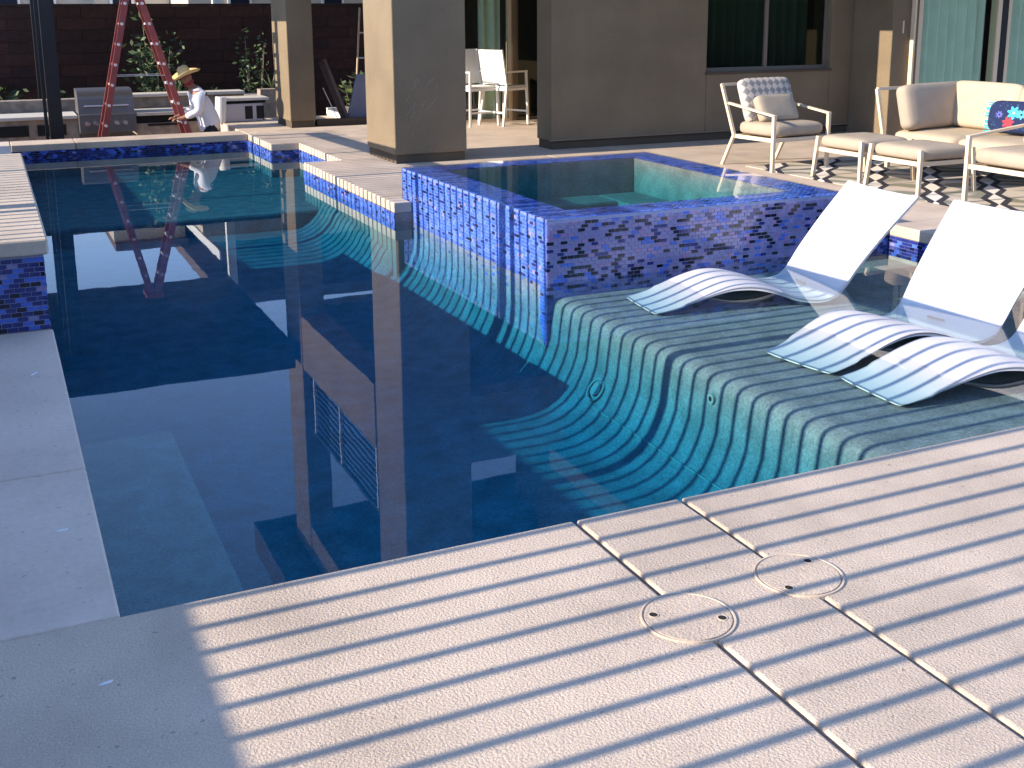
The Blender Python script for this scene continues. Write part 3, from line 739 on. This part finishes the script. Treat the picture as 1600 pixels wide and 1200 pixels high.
# paper roll and appliance box on the counter right of the person
q = MB(); q.lathe([(0.0001, 0), (.085, 0), (.085, .4), (.03, .4), (.03, .36)], n=20)
o = q.build('paper_roll', white_paint); o.location = (3.27, 18.1, 0.0); o.rotation_euler = (0, R(4), 0)
tag(o, 'upright white paper roll standing right of the person in the straw hat', 'paper roll')
box = empty('speaker_box', (3.62, 18.1, 0)); tag(box, 'pale grey box with two black openings beside the far pillar', 'box')
bx('body', mat('pale_grey_box', (.48, .45, .46), .7), box, -.28, .32, 0, .25, .0, .28, bevel=.01)
for x in (.04, .22): bx('opening', black_m, box, x, x+.12, -.006, -.002, .04, .24)
bx('lid', counter_m, box, -.30, .42, -.03, .5, .33, .37)
bx('bracket', black_m, box, -.25, .38, .04, .06, .282, .328)

# ------------------------------------------------------------------ step ladder
yw = empty('added_yard_wall', (0, -7, 0)); tag(yw, 'unseen brown wall added behind the camera to darken the window reflections', 'wall')  # unseen wall added to darken the reflections in the window glass
bx('core', block_ms[0], yw, -14, 70, -.2, 0, -1.3, 1.95); bx('cap', block_ms[2], yw, -14, 70, -.23, .03, 1.952, 2.0)
tag(bx('added_rear_house', stucco_m, None, -16, 80, -18, -14, -1.3, 5.5), 'unseen plain brown house block added behind the yard wall to darken the window reflections', 'house')  # unseen block added to keep bright sky out of the glass reflections
lad = empty('step_ladder', (2.0, 17.45, -.75)); tag(lad, 'tall red step ladder standing open by the kitchen island', 'ladder')
H = 2.85
def lad_rails(xb, sgn, wy, nm):
    for y0, y1 in ((-wy, -.14), (wy, .14)):
        q = MB(); q.bar((xb, y0, 0), (sgn*.045, y1, H), .085, .035, upv=(0, 1, 0)); r = q.build(nm, red_m, lad)
        for i in range(1, 10):
            t = i/10; q = MB(); c = Vector((xb, y0, 0)).lerp(Vector((sgn*.045, y1, H)), t)
            q.tube([c+Vector((0, -.03, 0)), c+Vector((0, .03, 0))], .022, 8)
            q.build('bolt', alu_m, r)
lad_rails(-.70, -1, .24, 'rear_rail'); lad_rails(.83, 1, .32, 'front_rail')
for i in range(1, 10):
    t = i/10; x = .83+(.045-.83)*t; y = .32+(.14-.32)*t
    q = MB(); q.box(x-.04, x+.045, -y+.02, y-.02, H*t-.015, H*t+.015); q.build('step', alu_m, lad)
for i in (2, 5, 8):
    t = i/10; x = -.70+(.045*-1+.70)*t; y = .24+(.14-.24)*t
    q = MB(); q.bar((x, -y+.02, H*t), (x, y-.02, H*t), .03); q.build('brace', alu_m, lad)
bx('top_cap', red_m, lad, -.13, .13, -.18, .18, H-.01, H+.06, bevel=.01)
for s in (-1, 1):
    q = MB(); q.bar((-.32, s*.19, 1.55), (.37, s*.22, 1.55), .022, .006); q.build('spreader', alu_m, lad)

# ------------------------------------------------------------------ person
def skin_obj(name, chains, m, parent, sub=2):
    """chains: list of lists of ((x,y,z), r); a chain may start at an (index) of an earlier vertex"""
    vs, es, rs = [], [], []
    for ch in chains:
        prev = None
        for p in ch:
            if isinstance(p, int): prev = p; continue
            vs.append(p[0]); rs.append(p[1]); i = len(vs)-1
            if prev is not None: es.append((prev, i))
            prev = i
    me = bpy.data.meshes.new(name); me.from_pydata(vs, es, []); me.update()
    o = bpy.data.objects.new(name, me); col.objects.link(o); o.parent = parent
    md = o.modifiers.new('skin', 'SKIN')
    for i, sv in enumerate(me.skin_vertices[0].data):
        r = rs[i]; sv.radius = (r, r) if not isinstance(r, tuple) else r; sv.use_root = (i == 0)
    md.use_smooth_shade = True
    ss = o.modifiers.new('sub', 'SUBSURF'); ss.levels = sub; ss.render_levels = sub
    me.materials.append(m)
    return o
per = empty('person', (2.96, 17.35, -.80)); tag(per, 'person in straw hat, white long-sleeved shirt and dark trousers bending over the counter', 'person')
# faces -X; leans forward at the hips
hip = (0, 0, .86)
body = [[(hip, (.15, .11)), ((-.05, 0, 1.05), (.145, .11)), ((-.13, 0, 1.25), (.17, .12)), ((-.17, 0, 1.34), (.13, .10)), ((-.22, 0, 1.42), .055), ((-.26, 0, 1.47), .06), ((-.29, 0, 1.54), (.085, .10)), ((-.30, 0, 1.61), (.07, .08))],
        [0, ((.01, .10, .80), .10), ((-.03, .11, .46), .065), ((.02, .12, .09), .045), ((-.10, .12, .035), .035)],
        [0, ((.01, -.10, .80), .10), ((-.01, -.11, .46), .065), ((.06, -.12, .09), .045), ((-.06, -.12, .035), .035)]]
arms = []
for s in (1, -1):
    body.append([3, ((-.16, s*.19, 1.32), .065), ((-.16, s*.24, 1.06), .048), ((-.38, s*.18, .98), .035), ((-.44, s*.17, .965), (.03, .018)), ((-.48, s*.165, .955), (.032, .015))])
bo = skin_obj('body', body, skin_m, per)
# fingers: five short chains per hand, curled down on the counter edge
for s in (1, -1):
    base = Vector((-.475, s*.165, .958))
    for f in range(4):
        o_ = (f-1.5)*.016
        skin_obj('finger', [[(tuple(base+Vector((0, o_, 0))), .009), (tuple(base+Vector((-.045, o_*1.2, .0))), .0085), (tuple(base+Vector((-.07-.006*(1.5-abs(f-1.5)), o_*1.25, -.03))), .0075)]], skin_m, bo, 1)
    skin_obj('thumb', [[(tuple(base+Vector((.02, -s*.025, 0))), .01), (tuple(base+Vector((-.01, -s*.05, -.005))), .009), (tuple(base+Vector((-.04, -s*.05, -.02))), .008)]], skin_m, bo, 1)
q = MB(); q.lathe([(.0001, -.02), (.016, -.012), (.018, .01), (.01, .03), (.0001, .035)], n=8)
nose = q.build('nose', skin_m, bo, smooth=True); nose.location = (-.392, 0, 1.53); nose.scale = (1, .9, 1)
for s in (1, -1):
    q = MB(); q.lathe([(.0001, -.012), (.012, -.006), (.012, .006), (.0001, .012)], n=8); e = q.build('eye', hair_m, bo, smooth=True); e.location = (-.372, s*.033, 1.563); e.scale = (.5, 1, .7)
    q = MB(); q.lathe([(.0001, -.03), (.02, -.018), (.022, .01), (.0001, .03)], n=8); e = q.build('ear', skin_m, bo, smooth=True); e.location = (-.285, s*.094, 1.55); e.scale = (1, .4, 1)
bx('mouth', bandana_m, bo, -.385, -.378, -.025, .025, 1.487, 1.495)
shirt = [[((.02, 0, .70), (.215, .19)), ((.01, 0, .93), (.20, .175)), ((-.05, 0, 1.06), (.19, .165)), ((-.12, 0, 1.25), (.195, .155)), ((-.17, 0, 1.34), (.14, .115)), ((-.205, 0, 1.40), .075)]]
for s in (1, -1): shirt.append([4, ((-.16, s*.19, 1.32), .088), ((-.16, s*.245, 1.07), .068), ((-.37, s*.185, .985), .05)])
skin_obj('shirt', shirt, shirt_m, per)
tr = [[((0, 0, 1.0), (.16, .135)), ((.005, 0, .80), (.185, .155))]]
for s, dx in ((1, 0), (-1, .03)): tr.append([1, ((.01, s*.10, .74), .118), ((-.03+dx, s*.11, .46), .09), ((.02+dx, s*.12, .10), .075)])
skin_obj('trousers', tr, trouser_m, per)
for s, dx in ((1, 0), (-1, .04)): bx('shoe', hair_m, per, -.17+dx, .08+dx, s*.12-.045, s*.12+.045, 0, .09, bevel=.03)
skin_obj('bandana', [[((-.225, 0, 1.43), .085), ((-.275, 0, 1.505), (.10, .11))]], bandana_m, per)
q = MB()
prf = [(.0001, .13), (.05, .128), (.082, .10), (.095, .02), (.13, .0), (.20, .012), (.235, .04), (.24, .035), (.20, .002), (.13, -.012), (.09, -.01)]
q.lathe(prf, n=28)
for i, v in enumerate(q.v):                       # the brim droops front and back
    r = math.hypot(v[0], v[1])
    if r > .1: q.v[i] = (v[0], v[1], v[2]-(.9*v[0]*v[0])+.2*v[1]*v[1])
hat = q.build('straw_hat', straw_m, per, smooth=True); hat.location = (-.30, 0, 1.60); hat.rotation_euler = (0, R(-22), 0)

# ------------------------------------------------------------------ plants
def leafy(name, loc, h, wd, n, ls, lm, label, stems=5, group=None, droop=.5):
    t = empty(name, loc); tag(t, label, 'plant', group)
    q = MB(); tips = []
    for i in range(stems):
        a = random.uniform(0, 6.28); l_ = random.uniform(.6, 1)
        p0 = Vector((0, 0, 0)); p1 = Vector((math.cos(a)*wd*.25, math.sin(a)*wd*.25, h*.5*l_)); p2 = Vector((math.cos(a)*wd*.5*l_, math.sin(a)*wd*.5*l_, h*l_))
        q.tube([p0, p1, p2], [.014, .010, .004], 5); tips.append((p0, p1, p2))
    q.build('stem', stem_m, t)
    q = MB()
    for i in range(n):
        p0, p1, p2 = random.choice(tips); s = random.uniform(.25, 1.05)
        c = p0.lerp(p1, s*2) if s < .5 else p1.lerp(p2, (s-.5)*2)
        c = c+Vector((random.gauss(0, wd*.13), random.gauss(0, wd*.13), random.gauss(0, h*.05)))
        d = Vector((random.gauss(0, 1), random.gauss(0, 1), random.uniform(-droop, .8))).normalized(); L = ls*random.uniform(.6, 1.3)
        x = d.cross(Vector((random.gauss(0, 1), random.gauss(0, 1), random.gauss(0, 1)))).normalized()*L*.24
        q.cur = random.choice(range(len(lm)))
        k = len(q.v); q.v += [tuple(c), tuple(c+d*L*.5+x), tuple(c+d*L), tuple(c+d*L*.5-x)]; q.f.append((k, k+1, k+2, k+3)); q.mi.append(q.cur)
    q.build('foliage', lm, t)
    return t
L0, L1, L2, L3 = leaf_ms
leafy('shrub', (2.62, 20.6, -.75), 2.3, .8, 800, .13, [L0, L1, L2], 'loose green shrub seen between the two sides of the ladder', 7)
leafy('shrub', (4.35, 20.7, -.75), 2.3, .6, 480, .10, [L0, L1, L2], 'thin branching shrub against the block wall left of the far pillar', 6)
leafy('shrub', (6.05, 19.8, -.5), 1.05, .7, 340, .15, [L1, L3, L2], 'small yellow-green shrub between the two pillars', 6)
leafy('shrub', (.2, 20.8, -.75), 1.5, 1.3, 700, .14, [L0, L0, L1], 'dark low shrub at the foot of the wall, left of the black posts', 6)
leafy('shrub', (1.55, 20.8, -.75), 1.3, 1.1, 650, .14, [L0, L0, L1], 'dark low shrub at the foot of the wall, between posts and ladder', 6)
leafy('shrub', (3.5, 20.9, -.75), 1.2, 1.2, 650, .14, [L0, L0, L1], 'dark low shrub at the foot of the wall, behind the person', 6)
def agave(loc, label, s=1.0):
    t = empty('spiky_plant', loc); tag(t, label, 'plant')
    for i in range(11):
        a = i*2.4; e = R(random.uniform(35, 80)); d = Vector((math.cos(a)*math.cos(e), math.sin(a)*math.cos(e), math.sin(e)))
        L = s*random.uniform(.28, .42); x = d.cross(Vector((0, 0, 1))).normalized()*.022*s
        q = MB(); m_ = d*L*.5+Vector((0, 0, -.01)); t_ = d*L
        q.v = [(0, 0, 0), tuple(m_+x), tuple(t_), tuple(m_-x), tuple(m_+d.cross(x).normalized()*.012)]
        q.f = [(0, 1, 4), (1, 2, 4), (2, 3, 4), (3, 0, 4)]; q.mi = [0]*4
        q.build('leaf', L2, t)
agave((4.45, 19.6, .41), 'pale spiky plant above the shelf left of the far pillar')
agave((2.95, 20.2, .30), 'green spiky plant behind the brim of the straw hat', .9)
# planter ledge that carries the two spiky plants
tag(bx('planter', island_m, None, 2.6, 5.2, 19.66, 20.5, -.75, .29), 'low stone planter behind the kitchen shelf', 'planter')
tag(bx('planter', island_m, None, 4.2, 4.7, 19.4, 19.655, -.75, .41), 'narrow stone plinth under the pale spiky plant', 'planter')

# ------------------------------------------------------------------ odds and ends between the pillars
q = MB(); q.bar((0, 0, 0), (-.30, .2, .95), .34, .05, upv=(1, 0, .3)); o = q.build('leaning_board', violet_m, bevel=.004); o.location = (5.02, 17.1, .0)
tag(o, 'dark grey-brown board leaning beside the far pillar', 'board')
q = MB(); q.bar((0, 0, 0), (-.22, .1, .55), .012, .012); o = q.build('white_stake', white_paint); o.location = (4.88, 17.0, .0)
tag(o, 'short white stake leaning left of the grey-brown board', 'stake')
q = MB(); v = [(-.22, 0, 0), (.30, 0, 0), (.26, .14, .72), (.02, .14, .74)]
for dy in (0, .05): q.v += [(a, b+dy, c) for a, b, c in v]
for f in ((0, 1, 2, 3), (7, 6, 5, 4), (0, 4, 5, 1), (1, 5, 6, 2), (2, 6, 7, 3), (3, 7, 4, 0)): q.f.append(f); q.mi.append(0)
o = q.build('stone_slab', bluegrey_m, bevel=.004); o.location = (5.20, 17.0, 0); tag(o, 'blue-grey slab with slanted edge leaning behind the near pillar', 'slab')
tl = empty('hand_truck', (5.52, 18.0, 0)); tag(tl, 'thin pale two-railed hand truck standing behind the blue-grey slab', 'hand truck')
for dx in (0, .42):
    q = MB(); q.tube([(dx-.14, -.10, .10), (dx-.08, 0, .18), (dx-.02, .05, .75), (dx+.12, .25, 1.75)], .016, 8); q.build('rail', wood_m, tl)
for z, x in ((.62, -.03), (.95, .015), (1.35, .07)):
    q = MB(); q.tube([(x, .05+(z-.75)*.2, z), (x+.42, .05+(z-.75)*.2, z)], .011, 8); q.build('rung', alu_m, tl)
fr = empty('timber_frame', (5.55, 17.75, 0)); tag(fr, 'low pale timber frame lying on the ground between the pillars', 'frame')
for b in ((-.45, .35, 0, .06, 0, .09), (-.45, .35, .74, .80, .02, .13), (-.45, -.39, .06, .74, 0, .09), (.29, .35, .06, .74, 0, .09)):
    bx('rail', white_paint, fr, *b)
bx('board', wood_m, fr, -.385, .285, .065, .735, .0, .05)
tag(bx('curb', soffit_m, None, 4.46, 6.4, 16.76, 16.9, -.005, .10), 'low dark curb across the back of the covered patio', 'curb')

# ------------------------------------------------------------------ counter chairs on the patio
def counter_chair(loc, rz, label):
    t = empty('counter_chair', loc, rz); tag(t, label, 'chair', 'white counter chairs on the patio')
    hs, hb_ = .58, 1.12
    for nm, x, y in (('leg', -.23, -.22), ('leg', .23, -.22)):
        q = MB(); q.bar((x*1.1, y*1.1, 0), (x, y, hs+.2), .03); q.build('leg', white_paint, t)
    for x in (-.23, .23):
        q = MB(); q.bar((x*1.1, .30, 0), (x, .2, hs), .03); q.bar((x, .2, hs), (x, .30, hb_), .03); q.build('leg', white_paint, t)
        q = MB(); q.bar((x, -.24, hs+.215), (x, .24, hs+.215), .035, .025); q.build('armrest', white_paint, t)
    bx('seat', sling_m, t, -.23, .23, -.23, .21, hs-.02, hs+.01, bevel=.008)
    bx('seat_frame', white_paint, t, -.245, .245, -.245, .225, hs-.06, hs-.022)
    q = MB(); q.v = [(-.215, .21, hs+.03), (.215, .21, hs+.03), (.215, .295, hb_), (-.215, .295, hb_), (-.215, .225, hs+.03), (.215, .225, hs+.03), (.215, .31, hb_), (-.215, .31, hb_)]
    q.f = [(0, 1, 2, 3), (7, 6, 5, 4), (0, 4, 5, 1), (1, 5, 6, 2), (2, 6, 7, 3), (3, 7, 4, 0)]; q.mi = [0]*6
    q.build('backrest', sling_m, t)
    q = MB(); q.bar((-.24, -.235, .2), (.24, -.235, .2), .025); q.bar((-.24, .27, .2), (.24, .27, .2), .025); q.build('footrest', white_paint, t)
    return t
counter_chair((6.66, 15.85, 0), R(10), 'white counter chair beside the near pillar, its sling back square to the pool')
counter_chair((7.1, 15.75, 0), R(112), 'white counter chair turned sideways in front of the patio curtain')

# ------------------------------------------------------------------ lounge furniture on the rug
tag(bx('rug', rug_m, None, 7.42, 11.2, 4.8, 10.1, .004, .012), 'patterned rug with black zigzag chains under the lounge furniture', 'rug')
def cushion(mb, w_, d_, h_, puff=.35, n=10):
    """soft box centred on x,y with its base at 0"""
    def sup(t, p): return math.copysign(abs(t)**p, t)
    k = len(mb.v); nu, nv = 36, 12
    for i in range(nv+1):
        ph = -math.pi/2+math.pi*i/nv
        for j in range(nu):
            th = 2*math.pi*j/nu
            cp = sup(math.cos(ph), puff); x = cp*sup(math.cos(th), .22)*w_/2; y = cp*sup(math.sin(th), .22)*d_/2; z = sup(math.sin(ph), .6)*h_/2+h_/2
            mb.v.append((x, y, z))
    for i in range(nv):
        for j in range(nu):
            a = k+i*nu+j; b = k+i*nu+(j+1) % nu; mb.f.append((a, b, b+nu, a+nu)); mb.mi.append(mb.cur)
def cush_obj(name, m, parent, w_, d_, h_, loc, rot=(0, 0, 0)):
    q = MB(); cushion(q, w_, d_, h_); o = q.build(name, m, parent, smooth=True); o.location = loc; o.rotation_euler = rot; return o
def armchair(loc, rz, label, w_=.77, d_=.68, back_m=trellis_m):
    t = empty('armchair', loc, rz); tag(t, label, 'armchair')
    x0 = w_/2
    for s in (-1, 1):
        q = MB(); q.bar((s*x0, -d_/2, 0), (s*x0, -d_/2, .58), .035, .035, ta=1); q.build('leg', frame_cr, t)
        q = MB(); q.bar((s*x0, d_/2+.12, 0), (s*x0, d_/2-.06, .34), .032); q.build('leg', frame_cr, t)
        q = MB(); q.bar((s*x0, -d_/2-.017, .585), (s*x0, d_/2+.04, .68), .04, .022); q.build('armrest', frame_cr, t)
        q = MB(); q.bar((s*x0, d_/2-.06, .34), (s*x0, d_/2+.17, .88), .032); q.build('back_post', frame_cr, t)
    q = MB(); q.box(-x0, x0, -d_/2, -d_/2+.03, .31, .35); q.box(-x0, x0, d_/2-.09, d_/2-.06, .31, .35); q.box(-x0, -x0+.03, -d_/2+.03, d_/2-.09, .31, .35); q.box(x0-.03, x0, -d_/2+.03, d_/2-.09, .31, .35)
    q.box(-x0+.03, x0-.03, -d_/2+.03, d_/2-.09, .325, .335); q.build('seat_frame', frame_cr, t)
    q = MB(); q.bar((-x0, d_/2+.165, .87), (x0, d_/2+.165, .87), .03); q.build('back_rail', frame_cr, t)
    cush_obj('seat_cushion', cush_gr, t, w_-.05, d_-.08, .16, (0, -.03, .345))
    cush_obj('back_cushion', back_m, t, w_-.06, .50, .14, (0, d_/2-.07, .68), (R(68), 0, 0))
    return t
# faces (.77,-.64): local -Y turned to that direction
ac = armchair((7.745, 9.97, 0), R(5), 'cream armchair with a grey trellis back cushion, by the corner of the spa')
lc = cush_obj('cushion', cush_gr, None, .52, .30, .13, (0, 0, 0), (R(62), 0, R(5)))
lc.location = (7.69, 10.03, .60); tag(lc, 'plain taupe lumbar cushion resting in the armchair by the spa', 'cushion')
armchair((8.07, 6.88, 0), R(-90), 'cream armchair at the right edge, cut off by the frame', .72, .84, cush_m)
def ottoman(loc, label, w_=.69, d_=.68):
    t = empty('ottoman', loc); tag(t, label, 'ottoman', 'cream ottomans side by side')
    for sx in (-1, 1):
        for sy in (-1, 1):
            q = MB(); q.bar((sx*(d_/2-.0), sy*(w_/2), 0), (sx*(d_/2-.03), sy*(w_/2-.03), .42), .03, .03, ta=1.25); q.build('leg', frame_cr, t)
    a, b = d_/2-.035, w_/2-.035
    q = MB(); q.box(-a, a, -b, -b+.03, .27, .31); q.box(-a, a, b-.03, b, .27, .31); q.box(-a, -a+.03, -b+.03, b-.03, .27, .31); q.box(a-.03, a, -b+.03, b-.03, .27, .31); q.box(-a+.03, a-.03, -b+.03, b-.03, .29, .30); q.build('frame', frame_cr, t)
    cush_obj('cushion_top', cush_gr, t, d_-.06, w_-.05, .14, (0, 0, .305))
    return t
ottoman((7.89, 8.80, 0), 'cream ottoman next to the armchair, left of the pair')
ottoman((7.89, 8.03, 0), 'cream ottoman next to the first one, closer to the cut-off armchair')
so = empty('sofa', (9.2, 7.88, 0)); tag(so, 'cream corner sofa with low curved back under the curtained door', 'sofa')
for x, y in ((-.50, 1.45), (.62, 1.45), (-.5, -1.6), (.62, -1.6)):
    q = MB(); q.bar((x, y, 0), (x, y, .2), .04); q.build('leg', frame_cr, so)
bx('base', cush_m, so, -.56, .62, -1.75, 1.42, .20, .27, bevel=.02)
for y in (-1.0, .02, .96): cush_obj('seat_cushion', cush_m, so, 1.1, 1.0 if y < .5 else .85, .17, (.0, y, .262))
for y in (-.98, .0, .90): cush_obj('back_cushion', cush_m, so, .92, .50, .20, (.36, y, .64), (R(72), 0, R(-90)))
cush_obj('side_cushion', cush_gr, so, 1.10, .48, .20, (-.08, 1.37, .64), (R(76), 0, R(10)))
q = MB(); q.bar((-.56, 1.43, .2), (-.60, 1.56, .84), .035); q.bar((-.60, 1.56, .84), (.52, 1.60, .84), .03); q.bar((.52, 1.6, .84), (.56, -1.75, .84), .03); q.bar((.50, 1.45, .2), (.55, 1.58, .84), .03)
q.build('back_frame', frame_cr, so)
pw = empty('pillow', (9.20, 8.16, .60), R(-74)); tag(pw, 'navy floral pillow with turquoise fringe leaning on the sofa', 'pillow')
o = cush_obj('cover', print_m, pw, .48, .15, .32, (0, 0, -.15)); o.rotation_euler = (0, 0, 0)
o.data.transform(Matrix.Translation((0, 0, -.15))); o.location = (0, 0, 0)
q = MB()
for s in (-1, 1):
    for i in range(16):
        z = -.14+.28*i/15; q.bar((s*.20, random.uniform(-.01, .01), z), (s*random.uniform(.27, .30), random.uniform(-.03, .03), z+random.uniform(-.02, .02)), .022, .012)
q.build('fringe', teal_m, pw)
pw.rotation_euler = (R(-14), 0, R(-74))

def fleck(loc, rz, label, L=.05):  # white discs stand in for wet glints on the deck
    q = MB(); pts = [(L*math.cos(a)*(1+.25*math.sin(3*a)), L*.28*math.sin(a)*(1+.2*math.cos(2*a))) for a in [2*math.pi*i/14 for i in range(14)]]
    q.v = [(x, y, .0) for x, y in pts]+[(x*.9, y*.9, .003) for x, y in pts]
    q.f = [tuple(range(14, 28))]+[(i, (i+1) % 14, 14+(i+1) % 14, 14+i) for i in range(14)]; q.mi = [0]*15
    o = q.build('painted_glint', glint_m); o.location = loc; o.rotation_euler = (0, 0, rz); tag(o, label, 'fleck', 'white glints painted on the shaded deck')
fleck((.13, 2.77, 0), R(15), 'painted white glint on the shaded deck below the near pool corner', .018)
fleck((.085, 3.75, 0), R(10), 'painted white glint on the shaded deck beside the pool edge, nearer the joint', .018)
fleck((.075, 5.6, 0), R(60), 'painted white glint at the far end of the shaded deck by the pool edge', .03)
# ------------------------------------------------------------------ in-pool loungers
def lounger(loc, rz, label):
    t = empty('pool_lounger', loc, rz); tag(t, label, 'lounger', 'white in-pool loungers on the sun ledge')
    key = [(0, -.258), (.11, -.242), (.26, -.205), (.42, -.155), (.57, -.122), (.72, -.122), (.86, -.152), (.98, -.195), (1.10, -.222), (1.20, -.225), (1.28, -.20), (1.345, -.135), (1.43, -.02), (1.61, .19), (1.81, .40), (1.835, .425)]
    # smooth the profile (Catmull-Rom)
    P = []
    for i in range(len(key)-1):
        p0 = Vector(key[max(i-1, 0)]); p1 = Vector(key[i]); p2 = Vector(key[i+1]); p3 = Vector(key[min(i+2, len(key)-1)])
        for k in range(4):
            u = k/4; P.append(.5*((2*p1)+(p2-p0)*u+(2*p0-5*p1+4*p2-p3)*u*u+(3*p1-p0-3*p2+p3)*u**3))
    P.append(Vector(key[-1]))
    nt_ = 17; top, bot = [], []
    for i, p in enumerate(P):
        d = (P[min(i+1, len(P)-1)]-P[max(i-1, 0)]).normalized(); nn = Vector((-d.y, d.x))
        s = p.x/1.835; hw = .25+.11*min(1, max(0, (s-.05)/.65))+.045*max(0, (s-.72)/.28)
        if i >= len(P)-3: hw -= (.004, .012, .03)[i-(len(P)-3)]
        if i < 2: hw -= (.012, .004)[i]
        th = .010+.018*min(1, p.x/.6)
        rt_, rb_ = [], []
        for j in range(nt_):
            v = -1+2*j/(nt_-1); sag = .018*(abs(v)**3) if s > .1 else .006*abs(v)**3
            dip = -.028*abs(v)**4*math.exp(-((p.x-.95)/.35)**2)
            z = p.y+sag*nn.y*.8+dip; x = p.x+sag*nn.x*.8
            rt_.append((x, v*hw, z)); e = 1-.25*max(0, abs(v)-.85)/.15
            rb_.append((x-nn.x*th*e, v*(hw-.008), z-nn.y*th*e))
        top.append(rt_); bot.append(rb_)
    q = MB(); n = len(P)
    sheet(q, top); k = len(q.v); sheet(q, [r[::-1] for r in bot])
    for i in range(n-1):
        for j, jb in ((0, nt_-1), (nt_-1, 0)):
            a, b = i*nt_+j, (i+1)*nt_+j; c, d = k+(i+1)*nt_+jb, k+i*nt_+jb
            q.f.append((b, a, d, c) if j == 0 else (a, b, c, d)); q.mi.append(0)
    for i in (0, n-1):
        for j in range(nt_-1):
            a, b = i*nt_+j, i*nt_+j+1; c, d = k+i*nt_+nt_-2-j, k+i*nt_+nt_-1-j
            q.f.append((a, b, c, d) if i == 0 else (b, a, d, c)); q.mi.append(0)
    q.build('shell', white_m, t, smooth=True)
    q = MB(); q.box(1.05, 1.28, -.26, .26, -.285, -.235); q.build('foot', white_m, t, .01)
    q = MB()
    q.tube([(1.235, .1, -.20), (1.235, -.02, -.20)], .008, 6); q.build('hand_slot', mat('grey_slot', (.2, .2, .22), .6) if 'grey_slot' not in MATS else MATS['grey_slot'], t)
    return t
lounger((3.82, 6.30, 0), R(-7), 'white in-pool lounger nearest the spa, farthest of the three')
lounger((3.95, 4.83, 0), R(8), 'white in-pool lounger in the middle of the three')
lounger((3.97, 4.28, 0), R(-4), 'white in-pool lounger at the right edge, nearest the deck')
